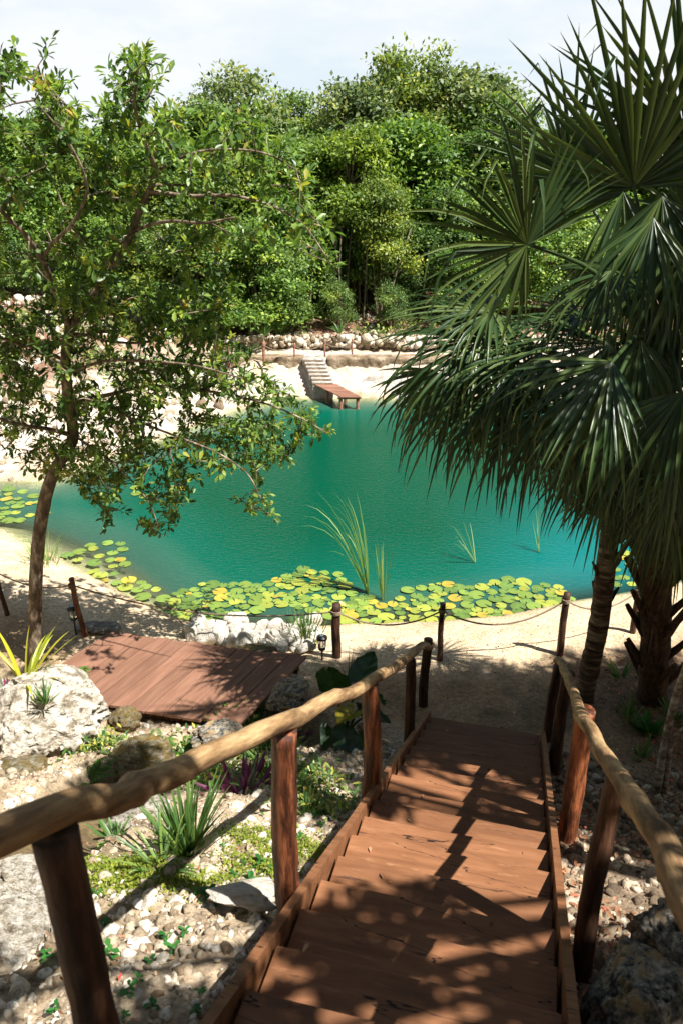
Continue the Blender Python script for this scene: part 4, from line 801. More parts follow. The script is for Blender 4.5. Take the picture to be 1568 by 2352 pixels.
def palm(base, heart, r0, r1, label, fronds, boots, name='fan_palm', rnd=0, rr=1.0, seed=0):
    root = empty(name, base, 0, label, 'palm tree'); b = Vector(base)
    pts = spline([b + Vector((0, 0, -.2)), b.lerp(heart, .33) + Vector((.04, 0, -.02)), b.lerp(heart, .66), heart + Vector((0, 0, .1))], 70); rad = []
    for i in range(70):
        s = i / 69; rad.append((r0 * (1 - s) + r1 * s) * (1 + .05 * mnoise.noise(Vector((i * .8, seed, 0))) + .03 * abs(math.sin(i * .7)) + (.25 * max(0, .08 - s) / .08)))
    mb = MB(); mb.add(*tube([q - b for q in pts], rad, 18, .16, seed=seed)); obj('trunk', mb.mesh('trunk', M['palmbark'] if boots < 30 else M['boot'], True), root)
    g = random.Random(seed)
    for i in range(boots):
        s = .12 + .86 * i / boots if boots >= 30 else .45 + .5 * i / boots; q = pts[int(s * 69)]; a_ = i * 2.4 + g.uniform(-.2, .2); rr_ = rad[int(s * 69)]
        o_ = Vector((math.cos(a_), math.sin(a_), 0)); big = boots >= 30; L_ = (g.uniform(.30, .52) if big else g.uniform(.07, .14)); e_ = o_ * L_ * .62 + UP * L_ * .9
        P3 = [q + o_ * rr_ * .7 - UP * .05, q + o_ * (rr_ + L_ * .18) + UP * L_ * .3, q + o_ * rr_ * .9 + e_]
        mb = MB(); V, f_ = tube([p_ - b for p_ in spline(P3, 7)], np.linspace(.055 if big else .035, .026 if big else .012, 7), 6, .25, seed=i); mb.add(V, f_); obj('leaf_base', mb.mesh('leaf_base', M['boot'], False), root)
    for i, fd in enumerate(fronds):
        hu, hv, hY, tu, tv_, tY, rad_, dr, nm, spr = fd; hub = at_y(hu, hv, hY); tip = at_y(tu, tv_, tY)
        nrm = {'c': (CAMV - hub), 'u': UP + (CAMV - hub).normalized() * .3, 'm': UP + (CAMV - hub).normalized() * 1.1}[nm].normalized()
        fan(root, hub, tip - hub, nrm, rad_, dr, M['palm'], heart + Vector((g.uniform(-.04, .04), g.uniform(-.04, .04), g.uniform(0, .2))), seed=seed * 50 + i, spread=spr, nb=int(g.uniform(.35, .40) * spr) + 3)
    for i in range(3):
        a_ = 2.2 + i * 1.5; d = Vector((math.cos(a_), math.sin(a_), -.3)); hub = heart + d * .42 - Vector((0, 0, .25))
        fan(root, hub, Vector((d.x * .5, d.y * .5, -1)), (d + UP * .3).normalized(), .62 * rr, .6, M['palm_dry'], heart - Vector((0, 0, .05)), nb=20, spread=60, seed=seed * 90 + i)
    for i in range(rnd):
        a_ = -.6 + i * 2.4 / max(1, rnd - 1); el = g.uniform(-.4, .6); d = Vector((math.cos(a_) * math.cos(el), math.sin(a_) * math.cos(el), math.sin(el))); hub = heart + d * g.uniform(.6, .95) * rr + Vector((0, 0, .1))
        ax = (d + Vector((0, 0, -.45))).normalized(); n_ = (UP + d * .5).normalized(); fan(root, hub, ax, n_, g.uniform(.8, 1.05) * rr, g.uniform(.5, 1.0), M['palm'], heart + Vector((0, 0, .1)), seed=seed * 70 + i + 30, nb=36)
    return root
b1 = on_ground(1500, 1600); b2 = on_ground(1335, 1605)
h1 = at_y(1490, 860, 6.3); h2 = at_y(1440, 1000, 6.9)
palm(b1, h1, .16, .14, 'stout fan palm with a rough trunk of old leaf bases at the right edge', [
    # hub u,v,Y  tip u,v,Y  radius droop normal spread
    (1454, 430, 6.4, 1400, 100, 6.3, 1.48, .10, 'c', 100), (1575, 330, 6.5, 1595, 20, 6.5, 1.4, .12, 'c', 95), (1209, 562, 5.5, 1000, 440, 5.3, 1.03, .36, 'c', 128), (1310, 410, 6.9, 1220, 210, 7.0, 1.1, .3, 'c', 75), (1600, 520, 6.3, 1700, 350, 6.4, 1.1, .6, 'c', 110),
    (1430, 440, 6.3, 1425, 800, 6.1, 1.15, .7, 'c', 36), (1520, 450, 6.0, 1510, 800, 5.8, 1.25, .7, 'c', 55), (1580, 560, 5.8, 1570, 900, 5.6, 1.2, .7, 'c', 60), (1475, 590, 6.0, 1455, 900, 5.8, 1.15, .7, 'c', 50), (1550, 700, 5.9, 1540, 1000, 5.7, 1.2, .8, 'c', 60), (1500, 500, 5.7, 1440, 760, 5.5, .95, .9, 'm', 50),
    (1405, 620, 5.9, 1330, 700, 5.8, .85, 1.4, 'u', 90), (1405, 830, 4.9, 1215, 1060, 4.6, .98, .42, 'm', 60), (1410, 880, 4.9, 1290, 1150, 4.7, 1.0, .45, 'm', 46), (1530, 1130, 6.1, 1520, 1330, 6.0, .9, .5, 'c', 55), (1480, 1190, 6.7, 1465, 1380, 6.6, .75, .6, 'c', 62), (1560, 1230, 6.7, 1565, 1400, 6.6, .75, .6, 'c', 62), (1545, 1050, 6.9, 1500, 1230, 6.8, .9, .7, 'c', 60), (1400, 790, 5.8, 1120, 850, 5.6, 1.15, .6, 'u', 70), (1484, 935, 5.5, 1480, 1150, 5.1, 1.0, .8, 'c', 75), (1570, 900, 5.1, 1540, 1150, 4.9, 1.0, .8, 'c', 70),
    (1470, 780, 5.6, 1430, 1000, 5.4, 1.0, .8, 'c', 55), (1330, 720, 6.3, 1130, 760, 6.4, .95, .9, 'u', 80), (1560, 1080, 5.6, 1560, 1250, 5.5, .8, .9, 'c', 80), (1500, 1120, 6.6, 1490, 1300, 6.5, .85, .8, 'c', 60), (1575, 1160, 6.6, 1570, 1350, 6.5, .9, .8, 'c', 60), (1450, 1100, 6.9, 1440, 1300, 6.8, .8, .8, 'c', 50), (1470, 1020, 6.0, 1450, 1250, 5.8, .85, .9, 'c', 60), (1530, 1000, 6.3, 1500, 1250, 6.1, .95, .9, 'c', 70)], 44, rnd=5, rr=.9, seed=1)
palm(b2, h2, .112, .085, 'fan palm with a slender ringed grey trunk beside the end of the right handrail', [
    (1130, 715, 6.6, 930, 720, 6.7, 1.0, .8, 'u', 110), (1110, 780, 6.4, 900, 860, 6.4, 1.05, .7, 'm', 95), (1170, 870, 6.3, 1000, 960, 6.2, 1.05, 1.1, 'u', 100), (1240, 810, 6.2, 1050, 850, 6.1, 1.1, .8, 'u', 90), (1180, 780, 7.2, 960, 820, 7.4, 1.0, 1.0, 'u', 110), (1270, 930, 6.5, 1120, 1030, 6.3, .95, 1.1, 'm', 80),
    (1360, 900, 6.1, 1280, 1030, 5.8, 1.0, .9, 'm', 70), (1400, 1020, 6.4, 1340, 1160, 6.1, .8, 1.0, 'c', 70), (1350, 1050, 6.7, 1270, 1180, 6.5, .8, 1.0, 'm', 60), (1440, 1080, 6.6, 1420, 1220, 6.4, .75, .8, 'c', 60), (1500, 1060, 6.6, 1560, 1150, 6.5, .9, 1.2, 'u', 110), (1160, 930, 7.0, 1010, 980, 7.0, .95, 1.2, 'u', 110), (1090, 850, 6.9, 940, 910, 7.0, .9, 1.1, 'u', 110), (1420, 1120, 6.9, 1500, 1220, 6.9, .7, 1.0, 'm', 110),
    (1060, 880, 6.5, 965, 1080, 6.4, 1.0, .6, 'c', 62), (1150, 920, 6.4, 1075, 1150, 6.3, 1.0, .6, 'c', 60), (1230, 950, 6.2, 1180, 1190, 6.1, .98, .6, 'c', 58), (1000, 850, 6.8, 905, 1010, 6.8, .95, .6, 'c', 62), (1310, 960, 6.4, 1270, 1200, 6.3, 1.0, .6, 'c', 56), (1180, 820, 6.7, 1100, 1040, 6.7, 1.0, .6, 'c', 60), (1390, 1100, 6.3, 1370, 1320, 6.2, .85, .5, 'c', 50)], 16, rnd=3, rr=.9, seed=2)

# ------------------------------------------------------------------ shade tree just outside the frame on the right
sb = Vector((6.6, 1.8, 0)); sb.z = float(gz(sb.x, sb.y)) - .2
sh = empty('shade_tree', sb, 0, 'tall broad leaved tree to the right of the stairs casting dappled shade', 'tree')
lobes = []
g_ = random.Random(5)
def cast(x, y, z, zt):
    k_ = (zt - z) / SUN.z; return x + SUN.x * k_, y + SUN.y * k_, zt
def stp(L_, s_): return BL[0] - DX * L_ + math.cos(HD) * s_, BL[1] - DY * L_ - math.sin(HD) * s_, .4 + .503 * L_
def shade(n, fn, r_, zr=(8.0, 9.6)):
    for _ in range(n):
        x, y, z = fn(); q = cast(x, y, z, g_.uniform(*zr)); k_ = g_.uniform(*r_); lobes.append((q[0], q[1], q[2], k_, k_, k_ * .5))
U_ = g_.uniform
shade(10, lambda: stp(U_(-.3, 2.2), U_(-.1, 1.3)), (.3, .5))
shade(4, lambda: stp(U_(2.6, 4.6), U_(-.1, 1.3)), (.15, .26))
shade(22, lambda: stp(U_(4.6, 7.2), U_(-.2, 1.4)), (.22, .42))
shade(6, lambda: stp(U_(5.4, 7.2), U_(-.5, 0)), (.2, .35))
shade(5, lambda: (-.65, U_(1.1, 1.9), 4.5), (.16, .26))
shade(22, lambda: (U_(-2.2, .3), U_(4.9, 6.9), .8), (.28, .48))
shade(30, lambda: (U_(2.1, 3.8), U_(5.4, 6.6), U_(3.6, 6.2)), (.35, .55), (8.4, 9.8))
shade(16, lambda: (U_(2.5, 4.4), U_(7.0, 8.0), U_(.6, 2.8)), (.3, .5), (8.4, 9.6))
shade(15, lambda: (U_(1.3, 4), U_(6.9, 8.4), .4), (.28, .5))
shade(16, lambda: (U_(3.0, 5.6), U_(5.5, 8.6), .6), (.35, .55), (8.4, 9.6))
shade(20, lambda: (U_(2.4, 5.0), U_(3.0, 7.0), U_(1, 3)), (.3, .6))
shade(22, lambda: (U_(2.6, 5.2), U_(4.8, 6.6), U_(3, 6)), (.3, .55), (8.6, 9.8))
shade(6, lambda: (U_(-.8, .6), U_(5.6, 7.0), .8), (.25, .45))
def off_ray(l, P, r_):
    v = Vector(l[:3]) - Vector(P); return (v - SUN * v.dot(SUN)).length > r_ + l[3] or g_.random() < .10
lobes = [l for l in lobes if off_ray(l, (.85, 5.4, 6.0), .55) and off_ray(l, (1.25, 4.75, 4.6), .30) and off_ray(l, (1.6, 4.85, 4.8), .15) and off_ray(l, (2.0, 6.3, 7.0), .35)]
Ts = []; Ds = []
for (cx, cy, cz, rx, ry, rz) in lobes:
    n = int(1500 * rx * rx) + 60; d = unit(n) * (rng.random(n) ** .5)[:, None]; Ts.append(np.array([cx, cy, cz]) + d * np.array([rx, ry, rz])); Ds.append(unit(n))
T = np.vstack(Ts) - np.array(sb); n = len(T); c = obj('crown', leaves_mesh('crown', T, np.vstack(Ds), np.tile([0, 0, 1.], (n, 1)) + rng.normal(0, .5, (n, 3)), rng.uniform(.09, .16, n), M['leaf_near']), sh)
mb = MB(); top = Vector((6.0, 1.8, 7.0)); tk = spline([sb, sb.lerp(top, .5) + Vector((.1, .1, 0)), top], 20); mb.add(*tube([q - sb for q in tk], np.linspace(.2, .12, 20), 10, .1))
for l in lobes: c_ = Vector(l[:3]); mb.add(*tube([q - sb for q in spline([tk[16], (tk[16] + c_) / 2 + Vector((0, 0, .3)), c_], 8)], np.linspace(.06, .012, 8), 5))
obj('trunk', mb.mesh('trunk', M['bark'], True), sh)

# ------------------------------------------------------------------ lily pads
pad_meshes = []
for q in range(4):
    n_ = 22; V = [(0, 0, .004)]; nt_ = .16
    for ring, rr_ in ((1, .55), (2, 1.0)):
        for k_ in range(n_ + 1):
            a_ = nt_ + (6.283 - 2 * nt_) * k_ / n_; r_ = rr_ * (1 + (.025 * math.sin(a_ * 5 + q) if ring == 2 else 0)); V.append((math.cos(a_) * r_, math.sin(a_) * r_, .0 + (.03 * math.sin(a_ * 3 + q * 2) if ring == 2 else .005) + (.03 if ring == 2 and q == 3 else 0)))
    Fc = [(0, 1 + k_, 2 + k_, 2 + k_) for k_ in range(n_)]; f3 = [(0, 1 + k_, 2 + k_) for k_ in range(n_)]; f4 = [(1 + k_, n_ + 2 + k_, n_ + 3 + k_, 2 + k_) for k_ in range(n_)]
    me = bpy.data.meshes.new('lily_pad'); me.from_pydata(V, [], f3 + f4); at_ = me.attributes.new('var', 'FLOAT', 'POINT'); b_ = .12 + .25 * q
    at_.data.foreach_set('value', [min(1, b_ + (.12 if i == 0 else 0) + random.uniform(-.06, .06)) for i in range(len(V))]); me.materials.append(M['pad']); me.polygons.foreach_set('use_smooth', [True] * len(me.polygons)); pad_meshes.append(me)
zones = [([(365, 1378), (480, 1340), (600, 1345), (690, 1308), (780, 1318), (800, 1362), (850, 1372), (800, 1436), (700, 1400), (640, 1395), (500, 1422), (400, 1422)], 125, 'in the dense mat left of the tall reeds', 'lily pads left of the tall reeds'),
         ([(850, 1372), (905, 1390), (940, 1350), (1030, 1340), (1090, 1352), (1160, 1330), (1290, 1350), (1310, 1378), (1200, 1422), (1050, 1432), (800, 1438), (790, 1400)], 105, 'between the reeds and the palm trunk', 'lily pads between reeds and palm'),
         ([(150, 1268), (220, 1243), (288, 1250), (305, 1330), (372, 1358), (330, 1378), (250, 1345), (165, 1300)], 28, 'in the loose group near the slender tree trunk', 'lily pads near the slender tree'),
         ([(-20, 1118), (60, 1120), (128, 1150), (110, 1185), (-20, 1215)], 30, 'at the left edge behind the slender trunk', 'lily pads at the left edge of the pond'),
         ([(300, 1125), (345, 1105), (415, 1108), (430, 1128), (370, 1148), (325, 1160)], 9, 'floating alone in open water under the slender tree', 'lone lily pads in open water'),
         ([(1385, 1265), (1445, 1262), (1450, 1345), (1385, 1345)], 12, 'seen between the two palm trunks', 'lily pads between the palm trunks')]
hue = ['deep green', 'light green', 'yellow green', 'yellow']
for zi, (poly, cnt, where, grp) in enumerate(zones):
    us = [p_[0] for p_ in poly]; vs_ = [p_[1] for p_ in poly]; pl = []; t_ = 0
    while len(pl) < cnt and t_ < 9000:
        t_ += 1; u = random.uniform(min(us), max(us)); v = random.uniform(min(vs_), max(vs_))
        if not inpoly(u, v, poly): continue
        p_ = at_z(u, v, 0); r_ = random.uniform(.075, .128) if t_ < 2500 else random.uniform(.04, .08)
        if float(pond_dist(p_.x, p_.y)) > -.04: continue
        if any((p_.x - q[0]) ** 2 + (p_.y - q[1]) ** 2 < ((r_ + q[2]) * .82) ** 2 for q in pl): continue
        pl.append((p_.x, p_.y, r_)); q = random.choices([0, 1, 2, 3], [.25, .4, .27, .08])[0]; ys = random.random() < .35 and zi == 1 and u < 1050
        if ys: q = 2 + (random.random() < .4)
        o_ = obj('lily_pad', pad_meshes[q], None, (p_.x, p_.y, .008 + random.random() * .02), (random.gauss(0, .03), random.gauss(0, .03), random.uniform(0, 6.28))); o_.scale = (r_, r_, r_)
        k_ = random.uniform(.82, 1.15); o_.color = (k_, k_, k_, 1); tag(o_, f'{hue[q]} round lily pad {where}', 'lily pad', grp)
def lily(u, v, label):
    p_ = at_z(u, v, .05); n = 22; a_ = rng.uniform(0, 6.28, n); el = rng.uniform(.3, 1.2, n); Dr = np.stack([np.cos(a_) * np.cos(el), np.sin(a_) * np.cos(el), np.sin(el)], -1)
    tag(obj('water_lily', leaves_mesh('water_lily', np.zeros((n, 3)), Dr, np.tile([0, 0, 1.], (n, 1)) + .01, rng.uniform(.06, .09, n), M['petal']), None, p_), label, 'flower')
lily(784, 1392, 'cream water lily flower open among pads behind the thick dark post')

# ------------------------------------------------------------------ strap leaved plants
def blades(name, loc, n, length, width, spread, droop, mat, label, cat='plant', seed=0, az=None, rise=1.0, group=None, base=.03, twist=.3, edge=None):
    g = random.Random(seed); V = []; Fc = []; vv = []
    for i in range(n):
        a_ = g.uniform(0, 6.283) if az is None else g.gauss(az, .5); sp = spread * math.sqrt(g.random()) * (1 if az is None else 1); L_ = g.uniform(*length); w_ = g.uniform(.75, 1.2) * width; o_ = Vector((math.cos(a_), math.sin(a_), 0))
        pos = o_ * base * g.random() + Vector((0, 0, -.02)); d = (o_ * math.sin(sp) + UP * math.cos(sp) * rise).normalized(); sd_ = d.cross(UP); sd_ = (sd_.normalized() if sd_.length > .01 else Vector((1, 0, 0))); q = Matrix.Rotation(g.gauss(0, twist), 3, d); sd_ = q @ sd_
        K = 8; c0 = g.random(); b0 = len(V); dr = droop * g.uniform(.5, 1.4)
        for k_ in range(K + 1):
            s = k_ / K; ww = w_ * (min(1, .55 + s * 2) * (1 - s ** 3) + .02) * .5; nl = sd_.cross(d)
            for sg in (-1, 0, 1): V.append((pos + sd_ * ww * sg + nl * (ww * .35 * abs(sg)))[:]); vv.append(min(1, max(0, c0 * .7 + (.35 if edge and sg == 0 else 0) + (max(0, s - .8) * 1.5 if c0 > .6 else 0))))
            pos = pos + d * (L_ / K); d = (d + Vector((0, 0, -1)) * dr * s / K * 3 + Vector((0, 0, 0))).normalized()
        for k_ in range(K):
            for q_ in (0, 1): a2 = b0 + k_ * 3 + q_; Fc.append((a2, a2 + 1, a2 + 4, a2 + 3))
    o_ = obj(name, np_mesh(name, V, Fc, M[mat], True, {'var': np.array(vv)}), None, loc); tag(o_, label, cat, group); return o_
blades('strap_leaf_clump', on_ground(432, 1960), 120, (.32, .62), .020, .66, .24, 'blade', 'large clump of green and yellow strap leaves below the left handrail', seed=1, base=.07)
blades('strap_leaf_clump', on_ground(370, 1985), 30, (.15, .34), .02, 1.1, .6, 'blade', 'low dark tuft at the left foot of the large strap leaved clump', seed=2, base=.12)
p_ = at_z(106, 1600, 1.42); blades('grass_tuft', at_z(106, 1612, 1.36), 42, (.12, .30), .014, .8, .5, 'blade', 'green grass tuft growing on top of the largest white boulder', 'grass tuft', seed=3, base=.03)
blades('variegated_plant', at_z(60, 1570, 1.2), 13, (.50, .80), .045, 1.1, .55, 'variegated', 'yellow striped strap leaved plant behind the largest white boulder', seed=4, base=.04, edge=1)
blades('purple_rosette_plant', at_z(15, 1590, 1.15), 40, (.12, .24), .035, 1.2, .3, 'purple', 'purple and green rosette plant at the left edge behind the boulder', seed=5, base=.12)
blades('purple_rosette_plant', on_ground(560, 1825), 130, (.14, .26), .030, 1.15, .3, 'purple', 'purple and pale striped rosette plant to the right of the strap leaved clump', seed=6, base=.28)
blades('purple_rosette_plant', on_ground(650, 1700), 70, (.10, .20), .028, 1.2, .3, 'purple', 'shaded purple rosette plant behind the second handrail post', seed=7, base=.26)
blades('dark_grass_clump', on_ground(620, 1775), 60, (.25, .50), .014, .9, .6, 'blade', 'dark grassy clump in shade left of the second handrail post', seed=8, base=.08)
blades('shore_plant', on_ground(705, 1475), 90, (.28, .55), .022, .5, .2, 'blade', 'green leafy shoreline plant between the rock pile and the thick post', seed=9, base=.22)
blades('shore_plant', on_ground(775, 1430), 26, (.25, .45), .012, .4, .3, 'reed', 'thin pale grass tuft at the water behind the thick dark post', seed=10, base=.10)
blades('shore_plant', on_ground(100, 1295), 60, (.25, .55), .016, .6, .5, 'reed', 'grassy tuft on the beach right behind the slender tree trunk', seed=11, base=.25)
blades('shore_plant', on_ground(1195, 1340) , 1, (.1, .2), .01, .4, .3, 'reed', 'single short reed stem among the right pads', seed=12)
blades('reed_clump', at_z(848, 1362, 0), 30, (.9, 2.0), .020, .42, 1.1, 'reed', 'tall arching reed clump standing in the water left of the slimmer one', 'reeds', seed=13, az=2.9, base=.05)
blades('reed_clump', at_z(880, 1378, 0), 14, (.6, 1.15), .016, .22, .15, 'reed', 'slimmer upright reed clump just right of the tall arching reeds', 'reeds', seed=14, base=.05)
blades('reed_clump', at_z(1092, 1292, 0), 9, (.4, 1.2), .012, .7, .6, 'reed', 'reed clump in open water under the palm fronds with one long bent blade', 'reeds', seed=15, base=.06, az=2.7)
blades('reed_clump', at_z(1238, 1270, 0), 7, (.4, .9), .012, .45, .4, 'reed', 'reed clump in turquoise water left of the ringed palm trunk', 'reeds', seed=16, base=.06)
blades('grass_tuft', on_ground(505, 1690), 16, (.18, .36), .028, .9, .5, 'blade', 'green strap leaved tuft at the near end of the deck', 'grass tuft', seed=17)
blades('grass_tuft', on_ground(592, 1665), 14, (.15, .34), .022, .9, .5, 'blade', 'green tuft beside the right near corner of the deck', 'grass tuft', seed=18)
blades('grass_tuft', on_ground(262, 1925), 22, (.10, .24), .022, 1.1, .6, 'blade', 'light green tuft left of the pinkish rock under the handrail', 'grass tuft', seed=19, base=.06)
blades('grass_tuft', on_ground(705, 1870), 12, (.12, .26), .018, .8, .4, 'blade', 'small tuft right of the second handrail post foot', 'grass tuft', seed=20)
blades('twiggy_plant', on_ground(800, 1560), 12, (.25, .50), .008, .6, .1, 'palm_dry', 'bare dark twigs beside the thick dark fence post', seed=21)
for i, (u, v, lb) in enumerate(((610, 770, 'left of the middle posts'), (780, 765, 'right of the middle posts'), (700, 740, 'high under the forest edge'))): blades('strap_leaf_clump', at_z(u, v, 1.45), 26, (.3, .6), .04, 1.0, .4, 'blade', f'dark spiky plant on the far slope {lb}', seed=30 + i)
# ferns
def fern(loc, n, L_, label, seed):
    g = random.Random(seed); T = []; Dd = []; S = []; root = empty('fern', loc, 0, label, 'fern')
    for i in range(n):
        a_ = g.uniform(0, 6.28); o_ = Vector((math.cos(a_), math.sin(a_), 0)); d = (o_ * .8 + UP * g.uniform(.5, 1.3)).normalized(); pos = Vector((0, 0, 0)); ln = L_ * g.uniform(.6, 1.1); K = 18
        for k_ in range(K):
            s = k_ / K; pos = pos + d * ln / K; d = (d + Vector((0, 0, -.09))).normalized(); sd_ = d.cross(UP).normalized(); w_ = ln * .30 * math.sin(math.pi * (s * .85 + .15)) + .005
            for sg in (-1, 1): T.append(pos[:]); Dd.append((sd_ * sg + d * .35)[:]); S.append(w_)
    Dd = np.array(Dd); tvf = LV.copy(); tvf[:, 0] *= .5; obj('fronds', leaves_mesh('fronds', np.array(T), Dd, np.tile([.01, 0, 1.], (len(T), 1)), np.array(S), M['fern'], None, tvf), root)
fern(on_ground(205, 1800), 9, .36, 'bright fern growing under the largest white boulder', 1); fern(at_z(170, 1560, 1.15), 8, .24, 'small fern on the far side of the largest boulder', 2)
fern(on_ground(520, 1665), 8, .34, 'upright fern at the near edge of the deck', 3); fern(on_ground(420, 1730), 10, .36, 'fern in shade below the middle of the deck edge', 4); fern(on_ground(360, 1720), 8, .26, 'small fern beside the brown mossy boulder', 5)
fern(on_ground(5, 1720), 7, .26, 'fern at the left edge beside the largest boulder', 6)
for i, (u, v, n_, lb) in enumerate(((1440, 1655, 18, 'left of the stout palm foot'), (1545, 1650, 24, 'right of the stout palm foot'), (1425, 1560, 10, 'between the two palm trunks'), (1470, 1745, 12, 'in the shaded rubble below the stout palm'))):
    blades('palm_seedling', on_ground(u, v), n_, (.15, .38), .03, 1.0, .45, 'blade', f'dark strap leaved seedling palm {lb}', seed=80 + i, base=.05)
# elephant ears
def ear(loc, spec, label, seed):
    root = empty('elephant_ear_plant', loc, 0, label, 'plant'); g = random.Random(seed)
    for (dx, dy, h, size, yaw, tilt, mat) in spec:
        tip = Vector((dx, dy, h)); mb = MB(); mb.add(*tube(spline([Vector((0, 0, -.05)), Vector((dx * .4, dy * .4, h * .6)), tip], 9), np.linspace(.018, .009, 9), 6))
        K, W = 12, 8; V = []; vv = []; rot = Matrix.Rotation(yaw, 4, 'Z') @ Matrix.Rotation(tilt, 4, 'X')
        for i in range(K + 1):
            s = i / K; wd_ = (math.sin(math.pi * min(1, (s * .9 + .12))) ** .7) * (1 - .35 * s) * .42 * size if s < 1 else .0
            for j in range(-W // 2, W // 2 + 1):
                q = j / (W / 2); yb = (s - .28) * size - (.22 * size * (abs(q)) if s < .25 else 0); V.append((rot @ Vector((q * wd_, yb, abs(q) ** 1.3 * .10 * size - (s * s) * .16 * size + .012 * math.sin(s * 22 - abs(q) * 5))) + tip)[:]); vv.append(min(1, max(0, .35 + .3 * math.sin(s * 20 - abs(q) * 6) + g.uniform(-.1, .1) + (.3 if j == 0 else 0))))
        Fc = [(i * (W + 1) + j, i * (W + 1) + j + 1, (i + 1) * (W + 1) + j + 1, (i + 1) * (W + 1) + j) for i in range(K) for j in range(W)]
        lf = obj('leaf', np_mesh('leaf', V, Fc, M[mat], True, {'var': np.array(vv)}), root); obj('stem', mb.mesh('stem', M['petiole'], True), lf)
p0 = on_ground(790, 1700)
ear(p0, [(-.12, .1, .62, .52, 2.9, 1.25, 'bigleaf'), (.2, .35, .62, .40, -.5, .5, 'bigleaf'), (.06, -.1, .42, .36, 2.6, .3, 'bigleaf_y'), (.26, 0, .34, .34, -1.6, -.3, 'bigleaf'), (-.10, -.25, .22, .40, 3.3, -.4, 'bigleaf'), (.12, -.3, .18, .40, 2.9, -.6, 'bigleaf'), (.32, .15, .52, .34, -1.2, -.9, 'bigleaf')],
    'dark elephant ear plant with one yellowing leaf behind the third handrail post', 1)
# seedlings: three leaf creepers
sdm = []
for q in range(3):
    n = 6; a_ = rng.uniform(0, 1) + np.arange(n) * 2.2; T = np.array([[0, 0, .03 + .012 * q_] for q_ in range(n)]); Dr = np.stack([np.cos(a_), np.sin(a_), rng.uniform(-.1, .3, n)], -1)
    tv = LV.copy(); tv[:, 0] *= 1.35; sdm.append(leaves_mesh('seedling', T, Dr, np.tile([0, 0.01, 1.], (n, 1)), rng.uniform(.04, .085, n), M['seedling'], None, tv))
k_ = 0
for (u, v) in [(335, 2180), (385, 2165), (425, 2150), (455, 2060), (480, 2065), (505, 2075), (530, 2065), (560, 2080), (590, 2100), (620, 2085), (540, 2020), (575, 2035), (320, 2260), (345, 2220), (400, 2190), (300, 2290), (240, 2130), (255, 2200), (460, 2290), (225, 2060), (515, 1950), (560, 1990), (600, 1990), (620, 2010), (640, 1990), (235, 1900), (690, 1930), (110, 2210), (450, 2330), (350, 2320), (290, 2340), (130, 2330), (720, 1880), (740, 1900)]:
    p_ = on_ground(u, v); o_ = obj('seedling', sdm[k_ % 3], None, p_, (0, 0, random.uniform(0, 6))); s_ = random.uniform(.45, .85); o_.scale = (s_, s_, s_); k_ += 1; tag(o_, 'small round leaved seedling sprouting from the sunlit rubble', 'seedling', 'green seedlings in the rubble')
n = 9000; cs = [on_ground(u, v) for u, v in ((590, 1930), (270, 2030), (300, 2010), (590, 1995), (230, 1990), (450, 2030), (680, 1950))]; ci = rng.integers(0, len(cs), n); T = np.array([c[:] for c in cs])[ci] + rng.normal(0, .09, (n, 3)) * np.array([1.5, 1, 0]); T[:, 2] = gz(T[:, 0], T[:, 1]) + rng.random(n) * .03
tag(obj('moss', leaves_mesh('moss', T, unit(n) + np.array([0, 0, .8]), np.tile([0, .1, 1.], (n, 1)), rng.uniform(.012, .03, n), M['moss'], None, QV, QF)), 'yellow green moss and fine weeds on the sunlit rubble', None, None, 'stuff')
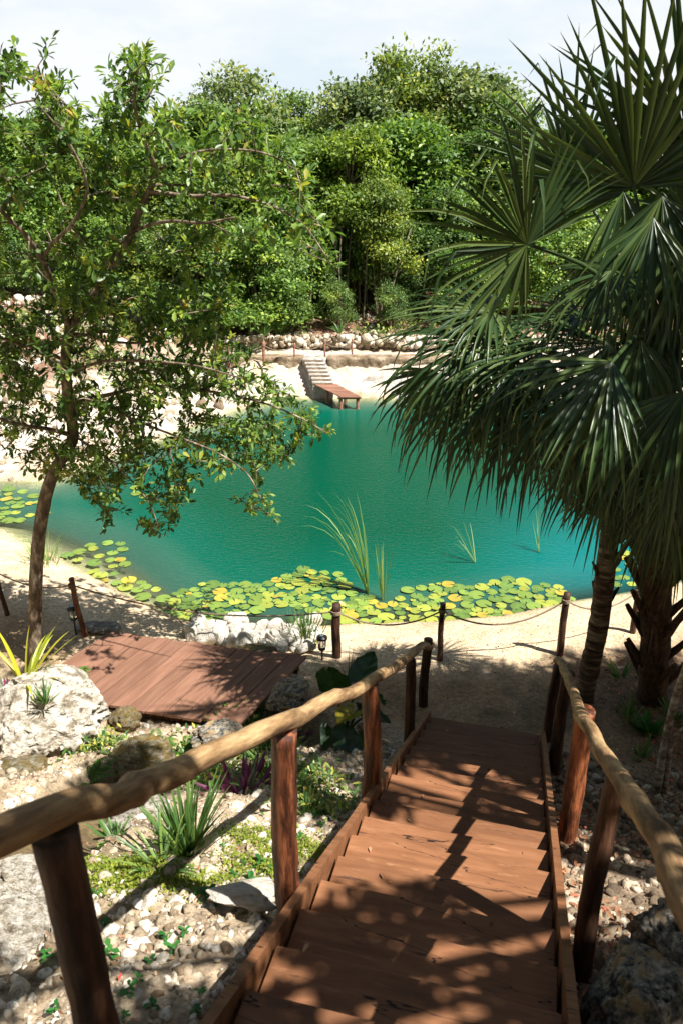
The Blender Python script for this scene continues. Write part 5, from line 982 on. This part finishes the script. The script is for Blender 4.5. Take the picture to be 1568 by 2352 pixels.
# dark green creeping undergrowth in the shaded rock garden
n = 5200; cs = [on_ground(u, v) for u, v in ((470, 1760), (540, 1740), (420, 1780), (600, 1720), (700, 1800), (500, 1790), (560, 1700), (220, 1720), (730, 1860))]; ci = rng.integers(0, len(cs), n); T = np.array([c[:] for c in cs])[ci] + rng.normal(0, .14, (n, 3)) * np.array([1.2, 1.2, 0]); T[:, 2] = gz(T[:, 0], T[:, 1]) + rng.random(n) ** 2 * .16
tag(obj('ground_cover', leaves_mesh('ground_cover', T, unit(n) + np.array([0, 0, .3]), np.tile([0, .1, 1.], (n, 1)), rng.uniform(.04, .09, n), M['blade'])), 'dark leafy ground cover in the shaded rock garden', None, None, 'stuff')
# small leaning trees at the right
def stem_tree(pts, r0, r1, label, leafn, name='young_tree'):
    W_ = [Vector(q) for q in pts]; root = empty(name, W_[0], 0, label, 'tree'); mb = MB(); sp = spline(W_, 30); mb.add(*tube([q - W_[0] for q in sp], np.linspace(r0, r1, 30), 10, .14)); obj('trunk', mb.mesh('trunk', M['palebark'], True), root)
    if leafn:
        T = np.array([(sp[-1] - W_[0])[:]]) + rng.normal(0, .35, (leafn, 3)); obj('crown', leaves_mesh('crown', T, unit(leafn), np.tile([0, 0, 1.], (leafn, 1)) + rng.normal(0, .3, (leafn, 3)), rng.uniform(.07, .13, leafn), M['leaf_near']), root)
gA = on_ground(1505, 1822); stem_tree([gA, at_y(1520, 1740, gA.y), at_y(1540, 1640, gA.y), at_y(1575, 1530, gA.y - .1), at_y(1640, 1380, gA.y - .2)], .042, .026, 'young tree with mottled white bark leaning out at the right edge', 0)
gB = on_ground(1522, 1825); stem_tree([gB, at_y(1532, 1770, gB.y), at_y(1543, 1700, gB.y - .02), at_y(1590, 1660, gB.y - .1), at_y(1660, 1600, gB.y - .2)], .026, .02, 'thinner twin stem beside the mottled young tree', 0)
blades('broadleaf_sprout', on_ground(1490, 1690), 26, (.16, .34), .06, 1.0, .3, 'seedling', 'bright green broad leaved sprout at the foot of the stout palm', seed=61, base=.03)

# dry leaves lying on the treads
n = 46; Lq = rng.uniform(.2, 6.4, n); sq = rng.uniform(.05, 1.15, n); kq = np.floor(Lq / RUN); T = np.stack([BL[0] - DX * Lq + math.cos(HD) * sq, BL[1] - DY * Lq - math.sin(HD) * sq, .42 + RISE * kq + .035], -1); Dr = unit(n); Dr[:, 2] *= .15
tag(obj('fallen_leaves', leaves_mesh('fallen_leaves', T, Dr, np.tile([0, 0, 1.], (n, 1)) + rng.normal(0, .2, (n, 3)), rng.uniform(.018, .055, n), M['litter'])), 'scattered dry leaves lying on the stair treads', None, None, 'stuff')
